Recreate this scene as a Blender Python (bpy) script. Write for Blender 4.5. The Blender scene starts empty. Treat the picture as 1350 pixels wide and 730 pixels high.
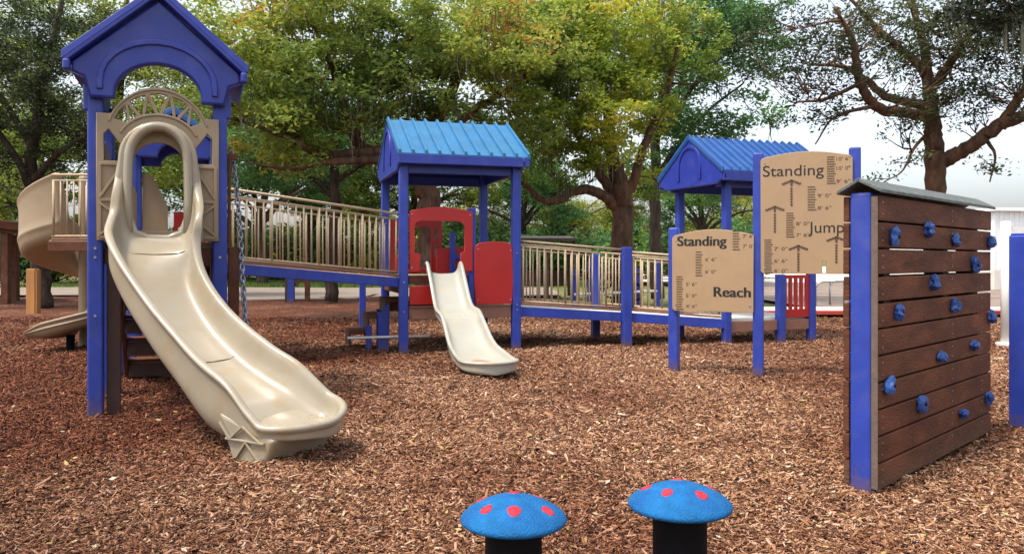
import bpy, bmesh, math, random
import numpy as np
from mathutils import Vector, Matrix
random.seed(7); RNG = np.random.default_rng(11)
S = bpy.context.scene; COL = S.collection
R = math.radians
# ------------------------------------------------------------------ camera
FPX, HZ, EYE = 1050.0, 342.0, 1.4
cam_d = bpy.data.cameras.new('camera'); cam = bpy.data.objects.new('camera', cam_d); COL.objects.link(cam)
cam.location = (0, 0, EYE); cam.rotation_euler = (R(90), 0, 0)
cam_d.sensor_width = 36; cam_d.lens = FPX/1350*36; cam_d.shift_y = -(365-HZ)/1350
cam_d.clip_start = .1; cam_d.clip_end = 2000
S.camera = cam
def W(px, py, Y): return Vector(((px-675)/FPX*Y, Y, EYE+(HZ-py)/FPX*Y))
def G(px, py):
    Y = EYE*FPX/(py-HZ); return Vector(((px-675)/FPX*Y, Y, 0))
# ------------------------------------------------------------------ world and sun
SUN = Vector((-.34, -.24, .90)).normalized()
w = bpy.data.worlds.new('World'); S.world = w; w.use_nodes = True
nt = w.node_tree; bg = nt.nodes['Background']
sky = nt.nodes.new('ShaderNodeTexSky'); sky.sky_type = 'NISHITA'; sky.sun_disc = False
sky.sun_elevation = math.asin(SUN.z); sky.sun_rotation = math.atan2(SUN.x, SUN.y)
sky.dust_density = 4.0; sky.air_density = 1.0; sky.ozone_density = 1.0
hs = nt.nodes.new('ShaderNodeHueSaturation'); hs.inputs['Saturation'].default_value = .45; hs.inputs['Value'].default_value = 1.25
nt.links.new(sky.outputs[0], hs.inputs['Color']); nt.links.new(hs.outputs[0], bg.inputs[0]); bg.inputs[1].default_value = .14
sd = bpy.data.lights.new('sun', 'SUN'); sd.energy = 1.9; sd.angle = R(7); sd.color = (1, .91, .77)
so = bpy.data.objects.new('sun', sd); COL.objects.link(so); so.rotation_euler = SUN.to_track_quat('Z', 'Y').to_euler()
so.location = (-8, -8, 20)
S.view_settings.view_transform = 'Standard'; S.view_settings.look = 'None'
S.view_settings.exposure = 1.0; S.view_settings.gamma = 1
S.cycles.max_bounces = 6; S.cycles.transparent_max_bounces = 4; S.cycles.use_denoising = True
# ------------------------------------------------------------------ materials
def mat(name, c, rough=.5, var=.0, vscale=6, bump=0, bscale=60, spec=.5, metal=0, dirt=None, dscale=3, damt=.4, stretch=None):
    m = bpy.data.materials.new(name); m.use_nodes = True; n = m.node_tree; b = n.nodes['Principled BSDF']
    b.inputs['Roughness'].default_value = rough; b.inputs['Metallic'].default_value = metal
    b.inputs['Specular IOR Level'].default_value = spec
    tc = n.nodes.new('ShaderNodeTexCoord'); mp = n.nodes.new('ShaderNodeMapping')
    n.links.new(tc.outputs['Object'], mp.inputs[0])
    if stretch: mp.inputs['Scale'].default_value = stretch
    def noise(s, d=4):
        t = n.nodes.new('ShaderNodeTexNoise'); t.inputs['Scale'].default_value = s; t.inputs['Detail'].default_value = d
        n.links.new(mp.outputs[0], t.inputs[0]); return t.outputs[0]
    rp = n.nodes.new('ShaderNodeValToRGB')
    lo = [max(0, x*(1-var)) for x in c]; hi = [min(1, x*(1+var)) for x in c]
    rp.color_ramp.elements[0].position = .3; rp.color_ramp.elements[1].position = .7
    rp.color_ramp.elements[0].color = (*lo, 1); rp.color_ramp.elements[1].color = (*hi, 1)
    n.links.new(noise(vscale), rp.inputs[0]); out = rp.outputs[0]
    if dirt:
        mx = n.nodes.new('ShaderNodeMix'); mx.data_type = 'RGBA'
        mr = n.nodes.new('ShaderNodeMapRange'); mr.inputs[1].default_value = .5; mr.inputs[2].default_value = .72; mr.inputs[4].default_value = damt
        n.links.new(noise(dscale, 8), mr.inputs[0]); n.links.new(mr.outputs[0], mx.inputs[0])
        n.links.new(out, mx.inputs[6]); mx.inputs[7].default_value = (*dirt, 1); out = mx.outputs[2]
    n.links.new(out, b.inputs['Base Color'])
    rr = n.nodes.new('ShaderNodeMapRange'); rr.inputs[3].default_value = max(0, rough-.1); rr.inputs[4].default_value = min(1, rough+.12)
    n.links.new(noise(vscale*2.3), rr.inputs[0]); n.links.new(rr.outputs[0], b.inputs['Roughness'])
    if bump:
        bp = n.nodes.new('ShaderNodeBump'); bp.inputs['Strength'].default_value = bump; bp.inputs['Distance'].default_value = .01
        n.links.new(noise(bscale, 5), bp.inputs['Height']); n.links.new(bp.outputs[0], b.inputs['Normal'])
    return m
M = {}
M['post'] = mat('blue_post', (.019, .044, .31), .42, .14, 5, .12, 90, dirt=(.10, .10, .2), dscale=9, damt=.22)
M['blue'] = mat('blue_plastic', (.018, .034, .27), .38, .1, 4, .05, 120, dirt=(.08, .09, .3), dscale=5, damt=.3)
M['roofblue'] = mat('roof_blue', (.014, .125, .27), .48, .12, 3, .04, 80, dirt=(.03, .14, .25), dscale=2, damt=.5)
M['roofblue2'] = mat('roof_blue_dark', (.018, .075, .25), .35, .12, 3, .04, 80, dirt=(.03, .11, .27), dscale=2, damt=.5)
M['red'] = mat('red_plastic', (.36, .011, .010), .4, .1, 3, .04, 80, dirt=(.25, .02, .015), dscale=3, damt=.4)
M['cream'] = mat('cream_plastic', (.31, .268, .20), .2, .07, 3, .03, 60, dirt=(.30, .22, .12), dscale=4.5, damt=.65)
M['creamlight'] = mat('pale_plastic', (.35, .345, .30), .22, .06, 3, .03, 60, dirt=(.42, .36, .26), dscale=5, damt=.6)
M['tan'] = mat('tan_plastic', (.285, .21, .13), .45, .08, 4, .05, 80, dirt=(.24, .15, .08), dscale=4, damt=.35)
M['sign'] = mat('sign_tan', (.34, .225, .125), .5, .05, 4, .03, 80, dirt=(.31, .19, .12), dscale=2.5, damt=.4)
M['rail'] = mat('rail_tan', (.40, .30, .19), .5, .1, 8, .05, 80)
M['railred'] = mat('rail_brown', (.22, .105, .07), .5, .1, 8)
M['brown'] = mat('brown_board', (.105, .042, .024), .65, .2, 5, .35, 40, spec=.15, dirt=(.16, .075, .05), dscale=4, damt=.6, stretch=(1, 1, 1))
M['brown2'] = mat('dark_board', (.05, .022, .015), .6, .2, 5, .3, 40)
M['plank'] = mat('recycled_plank', (.095, .036, .020), .65, .25, 3, .6, 25, spec=.15, dirt=(.19, .065, .03), dscale=2.5, damt=.7, stretch=(1, 1, 3))
M['plankend'] = mat('plank_end', (.12, .085, .065), .6, .15, 20, .3, 60)
M['shingle'] = mat('cap_grey', (.085, .10, .095), .65, .25, 30, .5, 60, dirt=(.16, .17, .15), dscale=12, damt=.5)
M['hold'] = mat('hold_blue', (.010, .055, .23), .45, .2, 20, .6, 60)
M['black'] = mat('black_text', (.006, .006, .006), .6)
M['print'] = mat('print_brown', (.085, .045, .022), .6)
M['dark'] = mat('dark_rubber', (.004, .004, .005), .7, .2, 10, .3, 50, spec=.12)
M['cap'] = mat('mushroom_blue', (.006, .11, .30), .8, .2, 14, .8, 140, spec=.25, dirt=(.006, .06, .25), dscale=8, damt=.5)
M['spot'] = mat('mushroom_red', (.55, .03, .05), .8, .3, 40, .8, 140, spec=.25)
M['metal'] = mat('galvanised', (.35, .36, .36), .35, .2, 20, metal=.8)
M['chain'] = mat('chain_coated', (.22, .24, .30), .35, .3, 20, metal=.5)
M['deck'] = mat('deck_tan', (.30, .19, .12), .6, .15, 4, .2, 40)
M['wood'] = mat('orange_wood', (.36, .16, .045), .6, .2, 6, .4, 30, stretch=(1, 1, .15))
M['white'] = mat('white_siding', (.78, .80, .82), .5, .06, 3)
M['pipe'] = mat('white_pipe', (.75, .74, .70), .4, .05, 4)
M['concrete'] = mat('concrete_pale', (.62, .59, .54), .8, .1, 2, .2, 30)
M['pathm'] = mat('path_tan', (.20, .16, .125), .85, .15, 1.2, .3, 20)
M['dirt'] = mat('dirt_brown', (.20, .15, .12), .9, .3, .8, .5, 20)
M['kerbred'] = mat('kerb_red', (.42, .05, .035), .7, .15, 3)
M['shroof'] = mat('shelter_roof', (.045, .035, .03), .7, .2, 3)
def splash(m, zt=.16):
    n = m.node_tree; b = n.nodes['Principled BSDF']; src = b.inputs['Base Color'].links[0].from_socket
    ge = n.nodes.new('ShaderNodeNewGeometry'); sx = n.nodes.new('ShaderNodeSeparateXYZ'); n.links.new(ge.outputs['Position'], sx.inputs[0])
    no = n.nodes.new('ShaderNodeTexNoise'); no.inputs['Scale'].default_value = 22; no.inputs['Detail'].default_value = 6; n.links.new(ge.outputs['Position'], no.inputs[0])
    ad = n.nodes.new('ShaderNodeMath'); ad.operation = 'MULTIPLY_ADD'; ad.inputs[1].default_value = -.35; n.links.new(no.outputs[0], ad.inputs[0]); n.links.new(sx.outputs[2], ad.inputs[2])
    mr = n.nodes.new('ShaderNodeMapRange'); mr.inputs[1].default_value = zt-.175; mr.inputs[2].default_value = -.16; mr.inputs[4].default_value = .7; n.links.new(ad.outputs[0], mr.inputs[0])
    mx = n.nodes.new('ShaderNodeMix'); mx.data_type = 'RGBA'; n.links.new(mr.outputs[0], mx.inputs[0]); n.links.new(src, mx.inputs[6]); mx.inputs[7].default_value = (.12, .07, .045, 1); n.links.new(mx.outputs[2], b.inputs['Base Color'])
splash(M['post']); splash(M['plank'], .22)
def barkmat(name, c, c2):
    m = mat(name, c, .9, .45, 9, 1.0, 14, spec=.2, dirt=c2, dscale=2.2, damt=.8, stretch=(1, 1, .3)); 
    m.node_tree.nodes['Bump'].inputs['Distance'].default_value = .05; return m
M['bark'] = barkmat('bark_red', (.10, .058, .038), (.20, .085, .045))
M['barkg'] = barkmat('bark_grey', (.085, .068, .052), (.13, .11, .085))
M['barkd'] = barkmat('bark_dark', (.05, .036, .028), (.085, .062, .05))
def red_shade_mix(n, tc, noise, dest):
    # chips redder towards the left, with the shade there put into their colour
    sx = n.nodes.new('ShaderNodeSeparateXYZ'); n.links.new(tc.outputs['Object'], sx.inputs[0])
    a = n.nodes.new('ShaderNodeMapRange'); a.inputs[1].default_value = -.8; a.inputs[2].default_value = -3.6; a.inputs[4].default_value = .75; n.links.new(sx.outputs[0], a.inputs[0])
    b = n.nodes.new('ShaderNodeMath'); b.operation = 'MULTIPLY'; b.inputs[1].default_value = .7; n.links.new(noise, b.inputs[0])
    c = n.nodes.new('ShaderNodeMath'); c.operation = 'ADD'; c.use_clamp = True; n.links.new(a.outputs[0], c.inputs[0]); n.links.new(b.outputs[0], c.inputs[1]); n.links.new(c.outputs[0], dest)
def tonemat(name, stops, rough=.55, trans=0.0, patch=None):
    m = bpy.data.materials.new(name); m.use_nodes = True; n = m.node_tree; b = n.nodes['Principled BSDF']
    at = n.nodes.new('ShaderNodeAttribute'); at.attribute_name = 'tone'
    rp = n.nodes.new('ShaderNodeValToRGB'); cr = rp.color_ramp
    while len(cr.elements) < len(stops): cr.elements.new(.5)
    for e, (p, c) in zip(cr.elements, stops): e.position = p; e.color = (*c, 1)
    n.links.new(at.outputs['Fac'], rp.inputs[0]); out = rp.outputs[0]
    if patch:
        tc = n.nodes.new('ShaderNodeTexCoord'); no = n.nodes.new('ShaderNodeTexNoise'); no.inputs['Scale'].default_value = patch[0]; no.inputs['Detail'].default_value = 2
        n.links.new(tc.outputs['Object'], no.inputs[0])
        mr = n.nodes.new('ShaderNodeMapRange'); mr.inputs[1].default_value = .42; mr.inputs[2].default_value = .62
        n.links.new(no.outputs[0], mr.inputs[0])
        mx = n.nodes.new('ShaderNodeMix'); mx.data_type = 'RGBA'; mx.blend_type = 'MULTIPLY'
        red_shade_mix(n, tc, mr.outputs[0], mx.inputs[0]); n.links.new(out, mx.inputs[6]); mx.inputs[7].default_value = (*patch[1], 1); out = mx.outputs[2]
    n.links.new(out, b.inputs['Base Color']); b.inputs['Roughness'].default_value = rough; b.inputs['Specular IOR Level'].default_value = .25
    if trans:
        tr = n.nodes.new('ShaderNodeBsdfTranslucent'); ms = n.nodes.new('ShaderNodeMixShader'); ms.inputs[0].default_value = trans
        n.links.new(out, tr.inputs[0]); n.links.new(b.outputs[0], ms.inputs[1]); n.links.new(tr.outputs[0], ms.inputs[2])
        n.links.new(ms.outputs[0], n.nodes['Material Output'].inputs[0])
    return m
M['leafolive'] = tonemat('leaf_olive', [(0, (.06, .09, .025)), (.35, (.16, .23, .045)), (.7, (.30, .36, .06)), (.93, (.48, .44, .07)), (1, (.45, .18, .05))], trans=.5)
M['leafyellow'] = tonemat('leaf_yellow', [(0, (.07, .11, .025)), (.35, (.20, .29, .045)), (.7, (.40, .46, .06)), (1, (.62, .52, .06))], trans=.5)
M['leafgreen'] = tonemat('leaf_green', [(0, (.03, .06, .025)), (.4, (.08, .18, .06)), (.75, (.16, .32, .09)), (1, (.30, .38, .10))], trans=.5)
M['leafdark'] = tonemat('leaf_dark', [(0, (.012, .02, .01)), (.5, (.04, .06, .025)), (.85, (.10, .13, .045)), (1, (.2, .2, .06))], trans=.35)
M['leafbright'] = tonemat('leaf_bright', [(0, (.07, .11, .02)), (.4, (.19, .24, .035)), (.8, (.36, .36, .05)), (1, (.5, .40, .07))], trans=.45)
M['leafgold'] = tonemat('leaf_gold', [(0, (.15, .14, .03)), (.4, (.40, .32, .06)), (.8, (.62, .45, .10)), (1, (.7, .5, .2))], trans=.45)
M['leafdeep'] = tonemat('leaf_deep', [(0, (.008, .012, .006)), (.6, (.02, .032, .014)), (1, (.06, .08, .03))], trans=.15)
M['moss'] = tonemat('moss_grey', [(0, (.08, .085, .06)), (1, (.2, .2, .14))], trans=.3)
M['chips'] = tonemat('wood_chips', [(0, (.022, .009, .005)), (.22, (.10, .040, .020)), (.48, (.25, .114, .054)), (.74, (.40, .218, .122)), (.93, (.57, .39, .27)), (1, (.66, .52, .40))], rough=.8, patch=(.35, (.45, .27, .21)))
M['debris'] = tonemat('leaf_litter', [(0, (.03, .02, .01)), (1, (.2, .1, .05))], rough=.8)
M['fallen'] = tonemat('fallen_leaf', [(0, (.10, .05, .02)), (.5, (.36, .25, .09)), (.8, (.45, .38, .14)), (1, (.5, .46, .36))], trans=.2)
M['grassm'] = tonemat('grass_blades', [(0, (.05, .09, .02)), (1, (.16, .24, .05))], trans=.3)
def groundmat(name, cols, s1, s2, bump, patch=None):
    m = bpy.data.materials.new(name); m.use_nodes = True; n = m.node_tree; b = n.nodes['Principled BSDF']
    b.inputs['Roughness'].default_value = .9; b.inputs['Specular IOR Level'].default_value = .2
    tc = n.nodes.new('ShaderNodeTexCoord')
    v = n.nodes.new('ShaderNodeTexVoronoi'); v.inputs['Scale'].default_value = s1; n.links.new(tc.outputs['Object'], v.inputs[0])
    rp = n.nodes.new('ShaderNodeValToRGB'); cr = rp.color_ramp
    while len(cr.elements) < len(cols): cr.elements.new(.5)
    for e, (p, c) in zip(cr.elements, cols): e.position = p; e.color = (*c, 1)
    sp = n.nodes.new('ShaderNodeSeparateColor'); n.links.new(v.outputs['Color'], sp.inputs[0]); n.links.new(sp.outputs[0], rp.inputs[0])
    out = rp.outputs[0]
    no = n.nodes.new('ShaderNodeTexNoise'); no.inputs['Scale'].default_value = s2; no.inputs['Detail'].default_value = 4; n.links.new(tc.outputs['Object'], no.inputs[0])
    mr = n.nodes.new('ShaderNodeMapRange'); mr.inputs[1].default_value = .42; mr.inputs[2].default_value = .62; n.links.new(no.outputs[0], mr.inputs[0])
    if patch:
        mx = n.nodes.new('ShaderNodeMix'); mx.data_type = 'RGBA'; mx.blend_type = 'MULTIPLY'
        red_shade_mix(n, tc, mr.outputs[0], mx.inputs[0]); n.links.new(out, mx.inputs[6]); mx.inputs[7].default_value = (*patch, 1); out = mx.outputs[2]
    n.links.new(out, b.inputs['Base Color'])
    bp = n.nodes.new('ShaderNodeBump'); bp.inputs['Strength'].default_value = bump; bp.inputs['Distance'].default_value = .03
    n.links.new(v.outputs['Distance'], bp.inputs['Height']); n.links.new(bp.outputs[0], b.inputs['Normal'])
    return m
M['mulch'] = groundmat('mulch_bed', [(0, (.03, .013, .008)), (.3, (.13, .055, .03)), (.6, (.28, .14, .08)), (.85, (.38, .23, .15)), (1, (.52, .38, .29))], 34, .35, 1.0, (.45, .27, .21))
M['grassg'] = groundmat('grass_ground', [(0, (.05, .085, .02)), (.4, (.10, .15, .03)), (.7, (.16, .15, .06)), (1, (.24, .17, .10))], 9, .12, .6, (.9, .7, .5))
# ------------------------------------------------------------------ object helpers
def tag(o, label=None, cat=None, group=None, kind=None):
    if label: o['label'] = label
    if cat: o['category'] = cat
    if group: o['group'] = group
    if kind: o['kind'] = kind
    return o
def thing(name, loc, label, cat, group=None):
    o = bpy.data.objects.new(name, None); COL.objects.link(o); o.location = loc; o.empty_display_size = .2
    return tag(o, label, cat, group)
def root_loc(o):
    while o.parent: o = o.parent
    return Vector(o.location)
class Fr:  # local frame: origin, u across, v back
    def __init__(s, o, u):
        s.o = Vector(o); s.u = Vector((u[0], u[1], 0)).normalized(); s.v = Vector((-s.u.y, s.u.x, 0))
    def __call__(s, a, b, z): return Vector((s.o.x+s.u.x*a+s.v.x*b, s.o.y+s.u.y*a+s.v.y*b, s.o.z+z))
ID = Fr((0, 0, 0), (1, 0))
class MB:
    def __init__(s, f=ID): s.v = []; s.f = []; s.fr = f
    def raw(s, vs, fs):
        n = len(s.v); s.v += [Vector(p) for p in vs]; s.f += [tuple(i+n for i in q) for q in fs]; return s
    def box(s, a0, a1, b0, b1, z0, z1):
        F = s.fr; vs = [F(a, b, z) for z in (z0, z1) for a, b in ((a0, b0), (a1, b0), (a1, b1), (a0, b1))]
        return s.raw(vs, [(3, 2, 1, 0), (4, 5, 6, 7), (0, 1, 5, 4), (1, 2, 6, 5), (2, 3, 7, 6), (3, 0, 4, 7)])
    def hexa(s, bot, top):  # eight world points
        n = len(bot)
        return s.raw(list(bot)+list(top), [tuple(range(n-1, -1, -1)), tuple(range(n, 2*n))]+[(i, (i+1) % n, n+(i+1) % n, n+i) for i in range(n)])
    def beam(s, p, q, wd, h, up=Vector((0, 0, 1))):  # rectangular bar between two points, wd across, h along up
        p = Vector(p); q = Vector(q); t = (q-p).normalized(); sd = t.cross(up).normalized()*wd/2; uu = sd.cross(t).normalized()*h/2
        c = [-sd-uu, sd-uu, sd+uu, -sd+uu]
        return s.raw([p+x for x in c]+[q+x for x in c], [(3, 2, 1, 0), (4, 5, 6, 7), (0, 1, 5, 4), (1, 2, 6, 5), (2, 3, 7, 6), (3, 0, 4, 7)])
    def tube(s, pts, rad, n=8, closed=False):
        pts = [Vector(p) for p in pts]; N = len(pts); rings = []
        rad = rad if hasattr(rad, '__len__') else [rad]*N; ref = None
        for i in range(N):
            a = pts[(i-1) % N] if (i or closed) else pts[0]; b = pts[(i+1) % N] if (i < N-1 or closed) else pts[-1]
            t = (b-a).normalized()
            if ref is None: ref = t.orthogonal().normalized()
            ref = (ref-t*ref.dot(t)).normalized(); bn = t.cross(ref)
            rings.append([pts[i]+(ref*math.cos(k*2*math.pi/n)+bn*math.sin(k*2*math.pi/n))*rad[i] for k in range(n)])
        vs = [p for r in rings for p in r]; fs = []
        for i in range(N if closed else N-1):
            j = (i+1) % N
            for k in range(n): fs.append((i*n+k, i*n+(k+1) % n, j*n+(k+1) % n, j*n+k))
        if not closed: fs += [tuple(range(n-1, -1, -1)), tuple(range((N-1)*n, N*n))]
        return s.raw(vs, fs)
    def lathe(s, c, prof, n=32):
        c = Vector(c); vs = []
        for r, z in prof: vs += [c+Vector((r*math.cos(k*2*math.pi/n), r*math.sin(k*2*math.pi/n), z)) for k in range(n)]
        fs = [(i*n+k, i*n+(k+1) % n, (i+1)*n+(k+1) % n, (i+1)*n+k) for i in range(len(prof)-1) for k in range(n)]
        fs += [tuple(range(n-1, -1, -1)), tuple(range((len(prof)-1)*n, len(prof)*n))]
        return s.raw(vs, fs)
    def build(s, name, m, parent=None, smooth=False, bevel=0, sub=0, label=None, loc=None, seg=2):
        o0 = root_loc(parent) if parent else (Vector(loc) if loc is not None else Vector((0, 0, 0)))
        me = bpy.data.meshes.new(name); me.from_pydata([tuple(p-o0) for p in s.v], [], s.f)
        bm = bmesh.new(); bm.from_mesh(me); bmesh.ops.recalc_face_normals(bm, faces=bm.faces); bm.to_mesh(me); bm.free()
        me.materials.append(m if not isinstance(m, str) else M[m])
        if smooth: me.polygons.foreach_set('use_smooth', [True]*len(me.polygons))
        o = bpy.data.objects.new(name, me); COL.objects.link(o)
        if parent: o.parent = parent
        else: o.location = o0
        if bevel:
            b = o.modifiers.new('bevel', 'BEVEL'); b.width = bevel; b.segments = seg; b.limit_method = 'ANGLE'; b.angle_limit = R(40)
        if sub:
            b = o.modifiers.new('sub', 'SUBSURF'); b.levels = sub; b.render_levels = sub
        if label: o['label'] = label
        return o
def plate(name, fr, outer, holes, b0, th, m, parent, bevel=.006, label=None, loc=None):
    """flat cut-out board in the frame's a-z plane, from b0 towards +b by th, with real holes"""
    cu = bpy.data.curves.new('tmp', 'CURVE'); cu.dimensions = '2D'; cu.fill_mode = 'BOTH'; cu.extrude = th/2-bevel; cu.bevel_depth = bevel; cu.bevel_resolution = 1; cu.offset = -bevel
    for poly in [outer]+holes:
        sp = cu.splines.new('POLY'); sp.points.add(len(poly)-1); sp.use_cyclic_u = True
        for p, (a, z) in zip(sp.points, poly): p.co = (a, z, 0, 1)
    t = bpy.data.objects.new('tmp', cu); COL.objects.link(t)
    me = bpy.data.meshes.new_from_object(t.evaluated_get(bpy.context.evaluated_depsgraph_get()))
    bpy.data.objects.remove(t); bpy.data.curves.remove(cu)
    o0 = root_loc(parent) if parent else Vector(loc)
    for v in me.vertices:
        a, z, b = v.co; v.co = fr(a, b0+th/2-b, z)-o0
    bm = bmesh.new(); bm.from_mesh(me); bmesh.ops.recalc_face_normals(bm, faces=bm.faces); bm.to_mesh(me); bm.free()
    me.name = name; me.materials.clear(); me.materials.append(M[m])
    o = bpy.data.objects.new(name, me); COL.objects.link(o)
    if parent: o.parent = parent
    else: o.location = o0
    if label: o['label'] = label
    return o
def arc(cx, cz, rx, rz, a0, a1, n=14): return [(cx+rx*math.cos(R(a0+(a1-a0)*i/n)), cz+rz*math.sin(R(a0+(a1-a0)*i/n))) for i in range(n+1)]
def text(name, body, fr, a, z, width, height, b, m, parent, bold=0):
    """raised lettering lying on a board's front face; a = left edge, z = baseline"""
    cu = bpy.data.curves.new('tmp', 'FONT'); cu.body = body; cu.size = 1; cu.extrude = .5; cu.offset = 0
    t = bpy.data.objects.new('tmp', cu); COL.objects.link(t)
    me = bpy.data.meshes.new_from_object(t.evaluated_get(bpy.context.evaluated_depsgraph_get()))
    bpy.data.objects.remove(t); bpy.data.curves.remove(cu)
    xs = [v.co.x for v in me.vertices]; x0, x1 = min(xs), max(xs); sx = width/(x1-x0); sz = height/.729
    o0 = root_loc(parent)
    for v in me.vertices: v.co = fr(a+(v.co.x-x0)*sx, b-.0015-.0015*v.co.z, z+v.co.y*sz)-o0
    me.name = name; me.materials.clear(); me.materials.append(M[m])
    bm = bmesh.new(); bm.from_mesh(me)
    if bold:  # heavier strokes: the outline doubled a few millimetres across
        bs = bm.verts[:]+bm.edges[:]+bm.faces[:]
        for k in (1, 2):
            g2 = bmesh.ops.duplicate(bm, geom=bs)['geom']; bmesh.ops.translate(bm, verts=[e for e in g2 if isinstance(e, bmesh.types.BMVert)], vec=(fr.u*bold*.2*k)-fr.v*.0003*k)
    bmesh.ops.recalc_face_normals(bm, faces=bm.faces); bm.to_mesh(me); bm.free()
    o = bpy.data.objects.new(name, me); COL.objects.link(o); o.parent = parent; return o
def npmesh(name, verts, nper, m, parent=None, tone=None, loc=None, faces=None, smooth=False):
    """big mesh out of numpy arrays; nper vertices per face, or an explicit quad array"""
    me = bpy.data.meshes.new(name); V = verts.reshape(-1, 3).astype(np.float32)
    o0 = root_loc(parent) if parent else Vector(loc if loc is not None else (0, 0, 0))
    V = V-np.array(o0, dtype=np.float32)
    me.vertices.add(len(V)); me.vertices.foreach_set('co', V.ravel())
    idx = np.arange(len(V), dtype=np.int32) if faces is None else faces.ravel().astype(np.int32)
    nf = len(idx)//nper
    me.loops.add(len(idx)); me.loops.foreach_set('vertex_index', idx)
    me.polygons.add(nf); me.polygons.foreach_set('loop_start', np.arange(nf, dtype=np.int32)*nper)
    if smooth: me.polygons.foreach_set('use_smooth', [True]*nf)
    me.update(calc_edges=True)
    if tone is not None:
        at = me.attributes.new('tone', 'FLOAT', 'POINT'); at.data.foreach_set('value', tone.astype(np.float32).ravel())
    me.materials.append(M[m]); o = bpy.data.objects.new(name, me); COL.objects.link(o)
    if parent: o.parent = parent
    else: o.location = o0
    return o
def post(fr, a, b, z1, parent, m='post', wd=.127, z0=-.05, name='post', bev=.016, cap=True):
    h = wd/2
    o = MB(fr).box(a-h, a+h, b-h, b+h, z0, z1).build(name, m, parent, bevel=bev)
    return o
# ------------------------------------------------------------------ ground
def hgt(x, y):
    pit = lambda a, b, ra, d: -d*np.exp(-(((x-a)**2+(y-b)**2)/ra**2)**1.5)+d*.45*np.exp(-((np.sqrt((x-a)**2+(y-b)**2)-ra*1.35)/(ra*.35))**2)
    return pit(-1.0, 5.45, .45, .04)+pit(-.05, 9.0, .5, .04)+.022*np.sin(x*5.1+1.7*np.sin(y*3.7))*np.sin(y*4.3+x*1.9)*np.cos(x*.6+y*.4)+.018*np.sin(x*1.3+.7*np.sin(y*.9))*np.cos(y*1.1+.5*x)+.012*np.sin(x*3.1+y*2.3)
def sheet(name, xs, yf, zoff, m, bump=False, kind='structure'):
    """grid over columns xs; yf(x) gives that column's y values"""
    P = np.array([[(x, y, (hgt(x, y) if bump else 0)+zoff) for y in yf(x)] for x in xs]); nx, ny = P.shape[:2]
    i = np.arange(nx*ny).reshape(nx, ny)
    f = np.stack([i[:-1, :-1], i[1:, :-1], i[1:, 1:], i[:-1, 1:]], -1).reshape(-1, 4)
    o = npmesh(name, P, 4, m, faces=f, smooth=True); o['kind'] = kind; return o
g = sheet('ground', np.linspace(-600, 600, 13), lambda x: np.linspace(-20, 900, 12), -.14, 'grassg')
def far_edge(x): return 30+(-11.5)*(1/(1+math.exp(-(x-3.0)*.7)))+.8*math.sin(x*.7)
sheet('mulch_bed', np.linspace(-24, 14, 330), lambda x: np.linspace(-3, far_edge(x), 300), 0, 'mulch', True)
sheet('path', np.linspace(-40, 2, 60), lambda x: np.linspace(31.5+.6*math.sin(x*.25), 41+.6*math.sin(x*.25), 3), -.03, 'pathm')
sheet('side_path', np.linspace(-14, -5.5, 16), lambda x: np.linspace(26.5+.12*(x+14)**1.5*.5, 33, 4), .024, 'pathm')
sheet('dirt_lot', np.linspace(9, 90, 30), lambda x: np.linspace(22.6, 50, 6), -.035, 'dirt')
sheet('parking_lot', np.linspace(8, 160, 8), lambda x: np.linspace(50, 160, 4), -.03, 'concrete')
t = thing('kerb', (11, 20.9, 0), 'low pale kerb with a red painted face at the right edge of the wood chips', 'kerb')
MB().box(6.5, 24, 21.2, 22.6, -.05, .06).build('kerb_top', 'concrete', t, bevel=.01); MB().box(6.5, 24, 20.9, 21.197, -.05, .045).build('painted_edge', 'kerbred', t, bevel=.01)
# wood chips, real geometry
def chips():
    n = 300000
    Y = 2.3*(19/2.3)**(RNG.random(n)**.82); X = (RNG.random(n)*1.46-.73)*Y
    sc = np.clip(.6+.055*Y, .6, 1.5)
    L = RNG.uniform(.009, .027, n)*sc; Wd = RNG.uniform(.0030, .0088, n)*sc; big = RNG.lognormal(-.12, .42, n); L *= big; Wd *= big**.6; T = RNG.uniform(.001, .003, n)*sc
    yaw = RNG.uniform(0, 6.283, n); pit = RNG.normal(0, .36, n); rol = RNG.normal(0, .6, n)
    cy, sy, cp, sp, cr, sr = np.cos(yaw), np.sin(yaw), np.cos(pit), np.sin(pit), np.cos(rol), np.sin(rol)
    ax = np.stack([cy*cp, sy*cp, sp], -1)
    b0 = np.stack([-sy, cy, 0*cy], -1); c0 = np.cross(ax, b0)
    bx = b0*cr[:, None]+c0*sr[:, None]; cx = np.cross(ax, bx)
    z = hgt(X, Y)+np.abs(RNG.normal(0, .011, n))+.004*sc
    C = np.stack([X, Y, z], -1)
    e = RNG.uniform(.45, 1, (n, 4))  # ragged ends
    A = ax*L[:, None]; B = bx*Wd[:, None]; D = cx*T[:, None]
    top = [C-A*.9+B*e[:, :1]+D, C-A-B*e[:, 1:2]+D, C+A-B*e[:, 2:3]+D, C+A*.9+B*e[:, 3:4]+D]
    bot = [p-2*D for p in top]
    V = np.stack(top+bot, 1)
    k = np.arange(n)[:, None, None]*8
    f = np.array([[0, 1, 2, 3], [0, 4, 5, 1], [1, 5, 6, 2], [2, 6, 7, 3], [3, 7, 4, 0]])[None]+k
    tone = np.clip(RNG.beta(1.5, 1.6, n), 0, 1)
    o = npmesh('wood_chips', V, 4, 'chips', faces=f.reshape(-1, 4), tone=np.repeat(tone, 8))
    tag(o, 'loose brown and tan wood chips covering the playground floor', 'wood chips', kind='stuff')
chips()
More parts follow.
